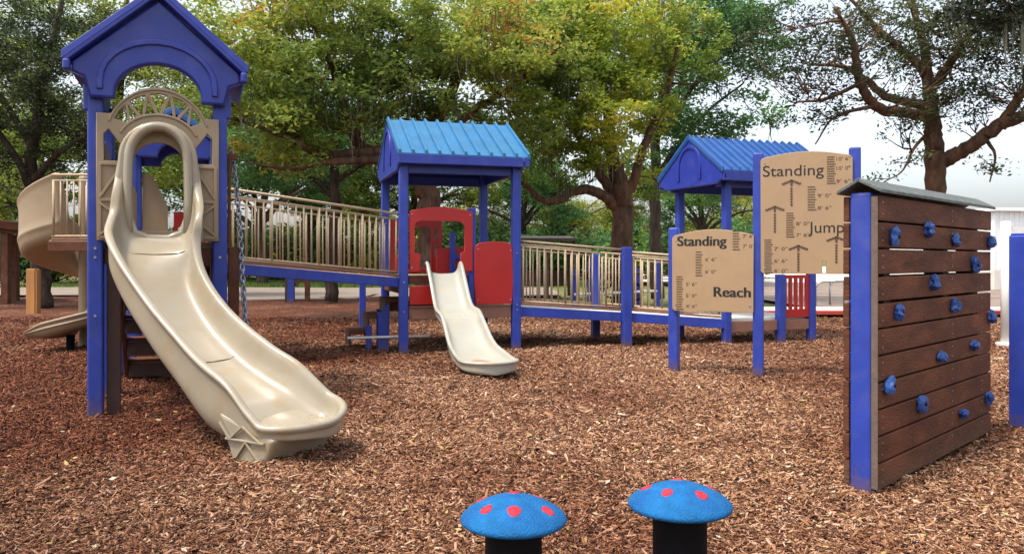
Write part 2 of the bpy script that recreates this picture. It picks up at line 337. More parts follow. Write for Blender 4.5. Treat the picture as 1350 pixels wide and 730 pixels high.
# ------------------------------------------------------------------ chutes
def smooth_path(keys, n):
    """Catmull-Rom through rows of numbers"""
    K = [np.array(k, float) for k in keys]; K = [2*K[0]-K[1]]+K+[2*K[-1]-K[-2]]; out = []
    segs = len(K)-3
    for i in range(n):
        t = i/(n-1)*segs; j = min(int(t), segs-1); t -= j; p0, p1, p2, p3 = K[j:j+4]
        out.append(.5*((2*p1)+(-p0+p2)*t+(2*p0-5*p1+4*p2-p3)*t*t+(-p0+3*p1-3*p2+p3)*t**3))
    return out
def chute(name, keys, m, parent, n=26, rim=.035, end_round=True, zmin=None):
    """keys: x, y, z(bed), half width, wall height, skirt depth below the bed; optional tilt"""
    st = smooth_path(keys, n); rings = []
    L = []
    for i in range(n):
        a = st[max(0, i-1)][:2]; b = st[min(n-1, i+1)][:2]; t = (b-a)/np.linalg.norm(b-a); L.append(t)
    extra = [(st[-1], L[-1], ph) for ph in (18, 36, 54, 72, 90)] if end_round else []
    allst = [(a, b, 0) for a, b in zip(st, L)]+extra
    for s, t, ph in allst:
        x, y, z, hw, h0, sk = s[:6]; hf = s[6] if len(s) > 6 else h0; lat = Vector((t[1], -t[0], 0)); c = Vector((x, y, z)); r = rim
        hm = min(h0, hf) if ph else 0; q_ph = ph/90
        def side(h):
            h = h*(1-q_ph)+hm*q_ph if ph else h
            return [(hw+r*.9, -sk), (hw+r*1.0, (h-r)*.3-sk*.3), (hw+r, h-1.6*r), (hw+r*1.9, h-r*1.2), (hw+r*2.0, h-.3*r), (hw+r*1.1, h+.25*r), (hw+.1*r, h), (hw-.3*r, h-1.3*r), (hw-.6*r, h*.45), (hw-min(.06, hw*.2), h*.12), (hw*.62, 0), (hw*.3, -.006)]
        prof = side(h0)+[(0, -.008)]+[(-a, b) for a, b in reversed(side(hf))]
        tv = Vector((t[0], t[1], 0)); cph, sph = math.cos(R(ph)), math.sin(R(ph))*.8
        rings.append([c+lat*a*cph+tv*abs(a)*sph+Vector((0, 0, b)) for a, b in prof])  # ph swings the halves round to close the scoop
    k = len(rings[0]); vs = [p for r_ in rings for p in r_]; fs = []
    for i in range(len(rings)-1):
        for j in range(k): fs.append((i*k+j, i*k+(j+1) % k, (i+1)*k+(j+1) % k, (i+1)*k+j))
    capf = [(3, 4, 5, 6), (2, 3, 6, 7), (1, 2, 7, 8), (0, 1, 8, 9), (0, 9, 10, 11), (0, 11, 12, 13, 24), (24, 13, 14, 15), (24, 15, 16, 23), (23, 16, 17, 22), (22, 17, 18, 21), (21, 18, 19, 20)]
    e = (len(rings)-1)*k; fs += capf+([] if end_round else [tuple(e+i for i in c) for c in capf])
    o = MB().raw(vs, fs).build(name, m, parent, smooth=True, sub=2)
    bm = bmesh.new(); bm.from_mesh(o.data); bmesh.ops.remove_doubles(bm, verts=bm.verts, dist=.0008); bmesh.ops.dissolve_degenerate(bm, edges=bm.edges, dist=.0005); bmesh.ops.recalc_face_normals(bm, faces=bm.faces); bm.to_mesh(o.data); bm.free()
    o.data.polygons.foreach_set('use_smooth', [True]*len(o.data.polygons)); return o, allst
# ------------------------------------------------------------------ TOWER A (front left)
FA = Fr((-3.73, 7.14, 0), (.93, .37)); WA = 1.043
tA = thing('play_tower', FA(WA/2, WA/2, 0), 'tall play tower in the left foreground with a deep blue gable over the curved slide', 'play tower', 'roofed play towers')
for a, b in ((0, 0), (WA, 0), (0, WA), (WA, WA)): post(FA, a, b, 2.93, tA)
MB(FA).box(-.04, WA+.04, .075, WA-.075, 1.50, 1.56).build('deck', 'deck', tA, bevel=.006)
MB(FA).box(.07, WA-.07, -.02, .03, 1.36, 1.495).build('deck_beam', 'brown', tA, bevel=.006)
MB(FA).box(.07, WA-.07, WA-.03, WA+.02, 1.36, 1.495).build('deck_beam', 'brown', tA, bevel=.006)
for a in (0, WA): MB(FA).box(a-.025, a+.025, .07, WA-.07, 1.36, 1.495).build('deck_beam', 'brown', tA, bevel=.006)
cA = WA/2
def gable(fr, parent, c, hw, b0, th, zb, ze, za, arch_r, arch_z, arch_h, m='blue', recess=True):
    outer = [(c-hw, ze), (c-hw, ze-.09), (c-hw+.1, ze-.13), (c-hw+.14, zb)]
    outer += [(c-arch_r, zb)]+arc(c, arch_z, arch_r, arch_h, 180, 0)+[(c+arch_r, zb)]
    outer += [(c+hw-.14, zb), (c+hw-.1, ze-.13), (c+hw, ze-.09), (c+hw, ze), (c, za)]
    return plate('gable', fr, outer, [], b0, th, m, parent, bevel=.02)
def roofslopes(fr, parent, c, hw, b0, b1, ze, za, m, ribs=0, th=.05, ribw=.03, along_a=False):
    """two sloping sheets with raised ribs running down the slope; ridge runs along b (or along a)"""
    def P(s, k, z): return fr(k, c+s, z) if along_a else fr(c+s, k, z)
    rf = None
    for sgn in (-1, 1):
        o = MB().hexa([P(sgn*hw, b0, ze), P(sgn*hw, b1, ze), P(0, b1, za), P(0, b0, za)], [P(sgn*(hw+.02), b0, ze+th), P(sgn*(hw+.02), b1, ze+th), P(0, b1, za+th*1.15), P(0, b0, za+th*1.15)]).build('roof_slope', m, parent, bevel=.008)
        if ribs:
            mb = MB()
            for i in range(ribs+1):
                k = b0+.012+(b1-b0-.024)*i/ribs; d = ribw/2; q = .05
                mb.hexa([P(sgn*(hw+.022), k-d, ze+th*.5), P(sgn*(hw+.022), k+d, ze+th*.5), P(sgn*.012, k+d, za+th*.6), P(sgn*.012, k-d, za+th*.6)],
                        [P(sgn*(hw+.024), k-d*.6, ze+th+q), P(sgn*(hw+.024), k+d*.6, ze+th+q), P(sgn*.005, k+d*.6, za+th+q), P(sgn*.005, k-d*.6, za+th+q)])
            mb.build('roof_rib', m, o, bevel=.004)
    return o
rf = MB(FA).box(0, 0.001, 0, .001, 0, .001) if False else None
gable(FA, tA, cA, .70, -.16, .10, 2.83, 3.13, 3.74, .36, 2.86, .30)
# raised arched moulding on the front gable
for b, s in ((-.16, -1),):
    plate('gable_moulding', FA, [(cA-.50, 2.9)]+arc(cA, 2.98, .50, .40, 180, 0)+[(cA+.50, 2.9)]+[(cA+.45, 2.9)]+arc(cA, 2.98, .45, .35, 0, 180)+[(cA-.45, 2.9)], [], b-.022, .03, 'blue', tA, bevel=.008)
roofslopes(FA, tA, cA, .74, -.24, WA+.24, 3.10, 3.76, 'blue', ribs=7)
for sgn in (-1, 1):
    a = cA+sgn*.725
    MB(FA).box(a-.03, a+.03, -.255, -.165, 3.03, 3.13).build('eave_corner', 'blue', tA, bevel=.02)
for sgn in (-1, 1):  # side fascia between the gables, with brackets above the posts
    MB(FA).box(cA+sgn*.52-.02, cA+sgn*.52+.02, -.055, WA+.055, 2.84, 3.2).build('side_fascia', 'blue', tA, bevel=.01)
    for b in (-.02, WA+.02):
        MB(FA).box(cA+sgn*.58-.04, cA+sgn*.58+.04, b-.04, b+.04, 2.72, 2.96).build('bracket', 'blue', tA, bevel=.015)
# arched tan panel round the slide mouth
def archpanel():
    h = WA/2-.012; out = [(cA-h, 1.57), (cA-h, 2.70), (cA-h+.10, 2.70)]+arc(cA, 2.50, h-.09, .46, 153, 27, 16)+[(cA+h-.10, 2.70), (cA+h, 2.70), (cA+h, 1.57)]
    holes = [[(cA-.235, 1.66)]+[(cA-.235, 2.2)]+arc(cA, 2.2, .235, .26, 180, 0)+[(cA+.235, 2.2), (cA+.235, 1.66)]]
    # triangles of the truss between the inner and the outer arch
    def pt(r, rz, an): return (cA+r*math.cos(R(an)), 2.46+rz*math.sin(R(an)))
    a0, a1, n = 24, 156, 9; st = (a1-a0)/(n+1)
    for i in range(n):
        c_ = a0+(i+1)*st
        if i % 2 == 0: holes.append([pt(.32, .26, c_), pt(.41, .44, c_+st-3), pt(.412, .445, c_), pt(.41, .44, c_-st+3)])
        else: holes.append([pt(.40, .425, c_), pt(.31, .235, c_-st+4), pt(.31, .24, c_), pt(.31, .235, c_+st-4)])
    for s in (-1, 1):
        holes.append([(cA+s*.45, 2.28), (cA+s*.45, 2.52), (cA+s*.41, 2.56), (cA+s*.31, 2.42), (cA+s*.29, 2.28)])
    p = plate('slide_panel', FA, out, holes, -.110, .045, 'tan', tA, bevel=.006)
    mb = MB(FA)
    for s in (-1, 1):
        x0, x1 = cA+s*(h-.03), cA+s*.30
        for z in (1.60, 1.93, 2.25): mb.box(min(x0, x1), max(x0, x1), -.127, -.109, z-.014, z+.014)
        for xx in (x0, x1): mb.box(xx-.014, xx+.014, -.1275, -.1095, 1.6, 2.25)
        mb.beam(FA(x0, -.118, 1.95), FA(x1, -.118, 2.24), .022, .024, FA.v); mb.beam(FA(x0, -.118, 1.90), FA(x1, -.118, 1.76), .022, .024, FA.v); mb.beam(FA(x1, -.118, 1.76), FA(x0, -.118, 1.62), .022, .024, FA.v)
    rr = [(cA+.435*math.cos(R(a)), 2.47+.47*math.sin(R(a))) for a in range(20, 161, 7)]
    mb.tube([FA(a, -.112, z) for a, z in rr], .012, 6)
    rr = [(cA+.335*math.cos(R(a)), 2.44+.27*math.sin(R(a))) for a in range(20, 161, 7)]
    mb.tube([FA(a, -.112, z) for a, z in rr], .014, 6)
    mb.build('panel_moulding', 'tan', p, bevel=.004)
archpanel()
# side walls and brown boards round the deck, steps behind
for s, a in ((-1, .02), (1, WA-.02)):
    plate('side_panel', Fr(FA(a, 0, 0), FA.v), [(.09, 1.58), (.09, 2.45), (.5, 2.52), (WA-.09, 2.45), (WA-.09, 1.58)], [], -.015, .03, 'tan', tA)
MB(FA).box(.085, .20, .0, .045, -.05, 1.35).build('board', 'brown2', tA, bevel=.008)
MB(FA).box(.07, .13, WA-.1, WA-.02, -.05, 1.35).build('board', 'brown', tA, bevel=.008)
MB(FA).box(WA+.075, WA+.175, .02, .12, -.05, 1.52).build('board', 'brown', tA, bevel=.008); MB(FA).box(WA+.07, WA+.10, .0, .08, 1.53, 2.35).build('board', 'brown', tA, bevel=.006)
for i in range(5):
    z = .25+i*.27; MB(FA).box(.12, WA-.12, WA+1.05-i*.25, WA+1.30-i*.25, z-.04, z).build('step', 'brown', tA, bevel=.006)
    MB(FA).box(.12, WA-.12, WA+1.06-i*.25, WA+1.09-i*.25, z-.2, z-.045).build('riser', 'brown2', tA, bevel=.006)
for a in (.09, WA-.09): MB(FA).beam(FA(a, WA+1.28, .05), FA(a, WA+.06, 1.38), .04, .22).build('stringer', 'brown', tA, bevel=.006)
# big slide
sl = thing('curved_slide', W(325, 600, 5.7), 'big glossy cream slide with a hooded mouth curving down from the tall left tower', 'slide')
k0 = FA(cA, -.05, 1.60)
keysA = [(FA(cA, -.14, 0).x, FA(cA, -.14, 0).y, 1.61, .27, .70, .06, .70), (FA(cA, -.25, 0).x, FA(cA, -.25, 0).y, 1.60, .29, .50, .07, .50), (FA(cA, -.38, 0).x, FA(cA, -.38, 0).y, 1.54, .315, .33, .08, .33), (-3.05, 6.78, 1.36, .315, .28, .11, .28), (-2.89, 6.60, 1.10, .29, .27, .15, .27), (-2.62, 6.40, .82, .275, .26, .20, .26),
         (-2.33, 6.20, .61, .275, .24, .26, .26), (-2.06, 6.02, .46, .29, .20, .36, .26), (-1.84, 5.90, .36, .305, .17, .30, .26), (-1.68, 5.82, .25, .33, .13, .12, .24), (-1.55, 5.76, .18, .345, .09, .035, .20)]
ob, stA = chute('chute', keysA, 'cream', sl, n=36, rim=.034)
def loopring(fr, c, z0, z1, hw, n=12):
    """rounded-rectangle loop: flat-sided with arched top, as (a, z) points"""
    return [(c-hw, z0), (c-hw, (z0+z1)/2)]+arc(c, z1-hw, hw, hw, 180, 0, n)+[(c+hw, (z0+z1)/2), (c+hw, z0)]
ho = [(cA-.375, 1.56), (cA-.37, 1.8), (cA-.345, 2.1), (cA-.33, 2.22)]+arc(cA, 2.30, .325, .33, 175, 5, 14)+[(cA+.33, 2.22), (cA+.345, 2.1), (cA+.37, 1.8), (cA+.375, 1.56)]
hi_ = [(cA-.17, 1.66), (cA-.21, 1.78), (cA-.215, 2.0)]+[(cA-.21, 2.25)]+arc(cA, 2.28, .205, .27, 175, 5, 12)+[(cA+.21, 2.25), (cA+.215, 2.0), (cA+.21, 1.78), (cA+.17, 1.66), (cA+.08, 1.62), (cA-.08, 1.62)]
hood = plate('hood', FA, ho, [hi_], -.25, .15, 'cream', sl, bevel=.022)
mb = MB(); ring = [(cA-.245, 1.60), (cA-.25, 1.9), (cA-.245, 2.2)]+arc(cA, 2.30, .24, .29, 172, 8, 14)+[(cA+.245, 2.2), (cA+.25, 1.9), (cA+.245, 1.60)]
mb.tube([FA(a, -.245, z) for a, z in ring], .04, 10).build('hood_rim', 'cream', hood, smooth=True)
for q in (9, 21):  # moulded seams across the bed
    a_, t_, _p = stA[q]; x, y, z, hw, h, sk_ = a_[:6]; lat = Vector((t_[1], -t_[0], 0)); c = Vector((x, y, z))
    pr = [(-hw+.015, h*.6), (-hw+.03, h*.3), (-hw*.85, .035), (-hw*.6, .004), (0, -.004), (hw*.6, .004), (hw*.85, .035), (hw-.03, h*.3), (hw-.015, h*.6)]
    MB().tube([c+lat*a+Vector((0, 0, b)) for a, b in pr], .0045, 6).build('seam', 'tan', ob, smooth=True)
# foot under the exit
ft = Vector((-1.64, 5.74, 0))
d = Vector((.86, -.5, 0)).normalized(); lt = Vector((d.y, -d.x, 0))
def fp(a, b, z): q = ft+d*a+lt*b; return Vector((q.x, q.y, z))
foot = MB().hexa([fp(-.18, -.26, -.06), fp(.10, -.26, -.06), fp(.10, .30, -.06), fp(-.18, .30, -.06)], [fp(-.34, -.28, .33), fp(.22, -.30, .18), fp(.22, .31, .18), fp(-.34, .31, .33)]).build('foot', 'cream', sl, bevel=.03, seg=3)
mb = MB()
for a0, z0, a1, z1 in ((-.29, .26, -.20, .15), (-.20, .15, -.06, .25), (-.06, .25, .10, .15), (-.24, .15, .14, .15), (-.15, .02, -.04, .145), (-.04, .145, .07, .02)):
    bb = lambda z: .304+.025*max(0, z)/.25
    mb.beam(fp(a0, bb(z0), z0), fp(a1, bb(z1), z1), .016, .02, lt)
mb.build('foot_rib', 'cream', foot, bevel=.004)
# ------------------------------------------------------------------ chain climber
cc = thing('chain_climber', W(318, 470, 8.2), 'dark steel chain hanging down beside the right post of the tall left tower', 'chain')
for c_i, (p, q) in enumerate(((W(306, 200, 7.70), W(328, 452, 7.5)), (W(316, 330, 8.3), W(322, 430, 8.2)))):
    mb = MB(); n = int((q-p).length/.052); tt = (q-p).normalized(); s0 = tt.orthogonal().normalized(); s1 = tt.cross(s0)
    for i in range(n):
        c = p.lerp(q, (i+.5)/n)+Vector((.012*math.sin(i*.15), 0, 0)); s = s0 if i % 2 else s1
        mb.tube([c+tt*math.cos(x)*.037+s*math.sin(x)*.021 for x in [k*math.pi/4 for k in range(8)]], .0085, 6, closed=True)
    mb.build('chain', 'chain', cc, smooth=True)
mb = MB(FA); mb.box(WA+.05, WA+.16, .03, .09, 2.35, 2.41); mb.build('chain_bracket', 'brown', cc, bevel=.006)
# ------------------------------------------------------------------ railings
def railing(parent, p0, p1, h, m='rail', gap=.105, low=.06, mid=None, name='railing'):
    """p0, p1: deck-edge points; h rail height"""
    p0 = Vector(p0); p1 = Vector(p1); z = Vector((0, 0, 1))
    o = MB().tube([p0+z*h, p1+z*h], .019, 8).tube([p0+z*(h-.085), p1+z*(h-.085)], .013, 8).tube([p0+z*low, p1+z*low], .016, 8).build(name, m, parent, smooth=True)
    MB().beam(p0+z*.015, p1+z*.015, .05, .03).build('toe_board', 'railred', o, bevel=.004)
    n = max(2, int(round((p1-p0).length/gap)))
    for i in range(n+1):
        c = p0.lerp(p1, (i+.3)/(n+.6)) if i else p0.lerp(p1, .02)
        MB().tube([c+z*low, c+z*(h-.085)], .0125 if i % 6 else .02, 6).build('baluster', m, o, smooth=True)
    return o
# ------------------------------------------------------------------ TOWER D (behind A) with landing and spiral slide
FD = Fr((-5.2, 10.9, 0), (.93, .37)); WD = 1.05
tD = thing('play_tower', FD(WD/2, WD/2, 0), 'smaller blue roofed play tower half hidden behind the tall left tower, by the spiral slide', 'play tower', 'roofed play towers')
for a, b in ((0, 0), (WD, 0), (0, WD), (WD, WD)): post(FD, a, b, 3.0, tD)
MB(FD).box(-.04, WD+.04, .075, WD-.075, 1.50, 1.56).build('deck', 'deck', tD, bevel=.006)
MB(FD).box(.07, WD-.07, -.02, .03, 1.34, 1.495).build('deck_beam', 'brown', tD, bevel=.006)
MB(FD).box(-.2, -.08, .02, .06, -.05, 1.5).build('board', 'brown', tD, bevel=.006)
roofslopes(FD, tD, WD/2, .60, -.15, WD+.15, 2.98, 3.42, 'roofblue2', ribs=8)
gable(FD, tD, WD/2, .6, -.1, .06, 2.80, 3.0, 3.40, .2, 2.8, .2); gable(FD, tD, WD/2, .6, WD+.04, .06, 2.80, 3.0, 3.40, .2, 2.8, .2)
plate('side_panel', FD, [(.07, 1.58), (.07, 2.72), (.22, 2.62), (.42, 2.2), (.42, 1.58)], [], WD-.02, .03, 'tan', tD)
plate('red_panel', FD, [(.5, 1.58), (.5, 2.12), (.98, 2.12), (.98, 1.58)], [[(.56, 1.64), (.56, 1.9), (.92, 1.9), (.92, 1.64)]], WD-.02, .03, 'red', tD)
# walkway between A and D
wk = thing('walkway', FA(cA, 2.0, 0), 'tan walkway deck with side panels between the tall left tower and the tower behind it', 'walkway')
pa, pb = FA(.02, WA+.07, 0), FD(0, -.07, 0)
MB(FA).box(-.03, WA*.1, 0, .1, 1.4, 1.5) if False else None
vv = FA.v
q = [FA(.05, WA+.08, 0), FA(WA-.05, WA+.08, 0), FD(WD-.05, -.08, 0), FD(.05, -.08, 0)]
# only its left half is a bridge; the steps use the right
MB().hexa([p+Vector((0, 0, 1.40)) for p in (q[0], q[0].lerp(q[1], .06), q[3].lerp(q[2], .9), q[3])], [p+Vector((0, 0, 1.46)) for p in (q[0], q[0].lerp(q[1], .06), q[3].lerp(q[2], .9), q[3])]).build('deck', 'deck', wk, bevel=.004)
pf = Fr(q[0], (q[3]-q[0]).to_2d()); Lw = (q[3]-q[0]).length
for s0 in (0, Lw/2+.02):
    plate('side_panel', pf, [(s0+.03, 1.48), (s0+.03, 2.30), (s0+Lw/4, 2.38), (s0+Lw/2-.03, 2.30), (s0+Lw/2-.03, 1.48)], [], -.015, .03, 'tan', wk)
MB(pf).box(Lw/2-.06, Lw/2+.06, .03, .15, -.05, 2.4).build('post', 'post', wk, bevel=.012)
# landing + spiral
FE = Fr((-6.72, 11.55, 0), (1, 0))
ld = thing('slide_landing', (-6.1, 11.9, 0), 'small tan landing with upright rails leading from the hidden tower to the spiral slide', 'platform')
MB(FE).box(0, 1.2, 0, .95, 1.62, 1.68).build('deck', 'deck', ld, bevel=.006)
MB(FE).box(0, 1.2, -.03, .0, 1.52, 1.66).build('deck_beam', 'brown', ld, bevel=.006)
for a, b in ((1.1, .03), (.7, .9), (1.15, .9)): MB(FE).box(a-.05, a+.05, b-.05, b+.05, -.05, 1.61).build('leg', 'brown2', ld, bevel=.008)
railing(ld, FE(.04, .02, 1.68), FE(1.15, .02, 1.68), .95); railing(ld, FE(.04, .92, 1.68), FE(1.15, .92, 1.68), .95)
sp = thing('spiral_slide', (-6.82, 12.75, 0), 'tan plastic spiral slide turning round a post at the far left', 'slide')
ax = Vector((-6.84, 12.75, 0))
def helix():
    rings = []; N = 54
    for i in range(N+1):
        t = i/N; th = R(-80-382*t); zb = 1.76-1.50*t; R0 = .53; hw = .36
        ho_ = (.92*(1-t)**.8+.10+.20*math.sin(math.pi*t)) if t < .9 else .20+.0*(t); ho_ = max(.17, .98-1.35*t) if t < .72 else .17+.0*t
        ho_ = max(.2, .98-1.0*t) if t < .8 else .2
        hi = .16
        pr = [(R0-hw-.03, -.04), (R0-hw-.03, hi), (R0-hw, hi+.015), (R0-hw+.02, hi), (R0-hw+.03, .05), (R0-hw+.12, .0), (R0, -.01), (R0+hw-.12, 0), (R0+hw-.03, .06), (R0+hw-.02, ho_*.5), (R0+hw-.02, ho_-.03), (R0+hw, ho_), (R0+hw+.035, ho_), (R0+hw+.04, ho_-.04),
              (R0+hw+.012, ho_-.06), (R0+hw+.012, .26 if ho_ > .35 else ho_*.6), (R0+hw+.035, .23 if ho_ > .35 else ho_*.5), (R0+hw+.035, .19 if ho_ > .35 else ho_*.45), (R0+hw+.012, .16 if ho_ > .35 else ho_*.4), (R0+hw+.005, .02), (R0+hw-.08, -.06), (R0, -.07), (R0-hw+.08, -.065)]
        rings.append([ax+Vector((r*math.cos(th), r*math.sin(th), zb+z)) for r, z in pr])
    last = rings[-1]; th = R(-80-382); tg = Vector((math.sin(th), -math.cos(th), 0))
    for q in range(1, 7):
        f_ = q/6; low = min(p.z for p in last)
        rings.append([p+tg*.32*f_+Vector((0, 0, -(p.z-low-.055)*f_*.75 if p.z > low+.055 else 0)) for p in last])
    N += 6; k = len(rings[0]); vs = [p for r_ in rings for p in r_]
    fs = [(i*k+j, i*k+(j+1) % k, (i+1)*k+(j+1) % k, (i+1)*k+j) for i in range(N) for j in range(k)]+[tuple(range(k)), tuple(range(N*k, N*k+k))]
    MB().raw(vs, fs).build('spiral_chute', 'tan', sp, smooth=True, sub=1)
helix()
MB().lathe(ax, [(.09, -.05), (.09, 2.7), (.07, 2.74)], 20).build('column', 'tan', sp, smooth=False, bevel=.01)
e0 = ax+Vector((-.05, -.55, .25))
MB().lathe(ax+Vector((.05, -.5, 0)), [(.06, -.05), (.06, .24)], 14).build('support', 'dark', sp, bevel=.006)
# ------------------------------------------------------------------ TOWER B (middle)
FB = Fr((-1.63, 11.95, 0), (1.69, .51)); WB = 1.765; DB = 2.0
tB = thing('play_tower', FB(WB/2, DB/2, 0), 'middle play tower with bright blue ribbed roof and red panels above the straight slide', 'play tower', 'roofed play towers')
for a, b in ((0, 0), (WB, 0), (0, DB), (WB, DB)): post(FB, a, b, 2.92, tB, wd=.135)
MB(FB).box(1.0, 1.12, -.02, .10, -.05, 2.19).build('post', 'post', tB, bevel=.012)
MB(FB).box(.98, 1.07, 1.2, 1.3, -.05, 1.85).build('post', 'post', tB, bevel=.012)
MB(FB).box(-.02, 1.05, .08, DB-.08, 1.09, 1.15).build('deck', 'deck', tB, bevel=.005)
MB(FB).box(1.12, WB+.02, .08, DB-.08, .60, .66).build('deck', 'deck', tB, bevel=.005)
MB(FB).box(.08, .99, -.01, .03, 1.03, 1.16).build('deck_beam', 'brown', tB, bevel=.005)
MB(FB).box(.08, WB-.08, -.02, .03, .50, .675).build('deck_beam', 'railred', tB, bevel=.005)
MB(FB).box(.08, WB-.08, -.035, -.005, .676, .70).build('trim', 'railred', tB, bevel=.003)
MB(FB).box(-.03, .03, .08, DB-.08, .88, 1.15).build('deck_beam', 'brown', tB, bevel=.005)
MB(FB).box(.08, WB-.08, DB-.02, DB+.03, .5, .68).build('deck_beam', 'brown', tB, bevel=.005)
aL, aR = .085, 1.06
plate('doorway_panel', FB, [(aL, 1.22), (aL, 2.13)]+[(aL+(aR-aL)*i/10, 2.13+.065*math.sin(math.pi*i/10)) for i in range(1, 10)]+[(aR, 2.13), (aR, 1.22), (aR-.19, 1.22), (aR-.19, 1.5), (aR-.13, 1.52), (aR-.13, 1.90), (aR-.16, 1.95), (aR-.22, 1.98), (aL+.16, 1.98), (aL+.1, 1.95), (aL+.08, 1.90), (aL+.08, 1.50), (aL+.16, 1.48), (aL+.16, 1.22)], [], -.05, .035, 'red', tB)
plate('low_panel', FB, [(.085, .72), (.085, 1.0), (.6, 1.0), (.6, .72)], [], -.045, .03, 'red', tB)
plate('side_panel', FB, [(1.10, .71), (1.085, 1.1), (1.09, 1.60), (1.16, 1.655), (1.38, 1.68), (1.6, 1.665), (1.69, 1.61), (1.705, 1.1), (1.69, .71)], [], -.06, .035, 'red', tB)
plate('window_panel', FB, [(.085, 1.17), (.085, 2.1), (.55, 2.15), (1.0, 2.1), (1.0, 1.17)], [[(.16, 1.45), (.16, 1.68), (.22, 1.68), (.22, 1.45)], [(.16, 1.74), (.16, 1.98), (.22, 1.98), (.22, 1.74)], [(.29, 1.25), (.29, 1.98), (.8, 1.98), (.8, 1.25)], [(.86, 1.74), (.86, 1.98), (.93, 1.98), (.93, 1.74)], [(.86, 1.45), (.86, 1.68), (.93, 1.68), (.93, 1.45)]], DB-.03, .03, 'red', tB)
plate('back_panel', FB, [(.75, 1.0), (.75, 1.58), (1.1, 1.62), (1.6, 1.58), (1.6, .75), (1.1, .75)], [], 1.25, .03, 'red', tB)
MB(FB).box(1.07, 1.5, 1.22, 1.28, 1.40, 1.49).build('crossbar', 'post', tB, bevel=.008)
roofslopes(FB, tB, DB/2, DB/2+.20, -.10, WB+.16, 2.92, 3.60, 'roofblue', ribs=10, th=.055, ribw=.055, along_a=True)
FBs = Fr(FB(0, 0, 0), FB.v)  # a along depth, -b to the right of it
def gable_end(fr, parent, c, hw, b0, th, zb, ze, za, m='blue', hole=True):
    outer = [(c-hw, ze+.03), (c-hw, ze-.10), (c-hw+.12, ze-.13), (c-hw+.2, zb), (c+hw-.2, zb), (c+hw-.12, ze-.13), (c+hw, ze-.10), (c+hw, ze+.03), (c, za)]
    o = plate('gable', fr, outer, [], b0, th, m, parent, bevel=.012)
    rr = min(.34, hw*.3)
    for sg in (b0-.02, b0+th-.01):
        plate('gable_moulding', fr, [(c-rr-.06, zb+.12), (c-rr-.06, zb+.35)]+arc(c, zb+.35, rr+.06, rr+.08, 180, 0)+[(c+rr+.06, zb+.35), (c+rr+.06, zb+.12), (c+rr, zb+.12), (c+rr, zb+.35)]+arc(c, zb+.35, rr, rr+.02, 0, 180)+[(c-rr, zb+.35), (c-rr, zb+.12)], [], sg, .03, m, o, bevel=.006)
    return o
gable_end(FBs, tB, DB/2, DB/2+.22, .04, .06, 2.74, 2.94, 3.60)
gable_end(FBs, tB, DB/2, DB/2+.22, -WB-.10, .06, 2.74, 2.94, 3.60)
for b in (-.22, DB+.18): MB(FB).box(-.10, WB+.16, b-.0, b+.04, 2.82, 2.965).build('fascia', 'blue', tB, bevel=.01)
for b in (-.01, DB-.03): MB(FB).box(.07, WB-.07, b, b+.04, 2.70, 2.86).build('roof_beam', 'blue', tB, bevel=.01)
# straight slide of B
s2 = thing('straight_slide', FB(.9, -3, 0), 'small pale grey white plastic slide with wavy sides under the middle tower', 'slide')
nB = -FB.v; s0 = FB(.60, -.02, 0)
def sk(dist, z, hw, h, skd, side=0): q = s0+nB*dist+FB.u*side; return (q.x, q.y, z, hw, h, skd)
chute('chute', [sk(0, 1.19, .235, .16, .05), sk(.12, 1.175, .235, .18, .05), sk(.40, .93, .235, .15, .06), sk(.72, .64, .24, .13, .06), sk(1.02, .60, .27, .11, .06), sk(1.30, .48, .25, .15, .06), sk(1.80, .20, .27, .14, .07), sk(2.2, .125, .30, .12, .07, .01), sk(2.5, .10, .31, .10, .06, .02), sk(2.66, .10, .31, .10, .06, .02)], 'creamlight', s2, n=30, rim=.026)
MB().hexa([Vector(FB(.60-.2, -2.35, -.05)), FB(.60+.24, -2.35, -.05), FB(.60+.24, -2.05, -.05), FB(.60-.2, -2.05, -.05)], [FB(.60-.27, -2.45, .10), FB(.60+.29, -2.45, .10), FB(.60+.29, -1.9, .15), FB(.60-.27, -1.9, .15)]).build('foot', 'deck', s2, bevel=.015)
# transfer steps at B's left
tr = thing('transfer_steps', FB(-.7, .9, 0), 'low brown transfer steps on blue legs at the left of the middle tower', 'steps')
for i, (a, z) in enumerate(((-.05, .80), (-.32, .56), (-.60, .32))):
    MB(FB).box(a-.17, a+.15, .35, 1.1, z-.06, z).build('tread', 'brown', tr, bevel=.006); MB(FB).box(a-.17, a-.14, .36, 1.09, z-.22, z-.062).build('riser', 'brown2', tr, bevel=.005)
for a, b, z in ((-.22, .32, .70), (-.30, .32, .60), (-.48, .32, .4), (-.22, 1.12, .6)): MB(FB).box(a-.045, a+.045, b-.045, b+.02, -.05, z).build('leg', 'post', tr, bevel=.008)
MB().tube([FB(-.8, .27, .22), FB(.45, .27, .22)], .02, 8).build('rail', 'pipe', tr, smooth=True)
MB(FB).box(.9, 1.0, .9, 1.0, -.05, .5).build('leg', 'brown2', tr, bevel=.006)
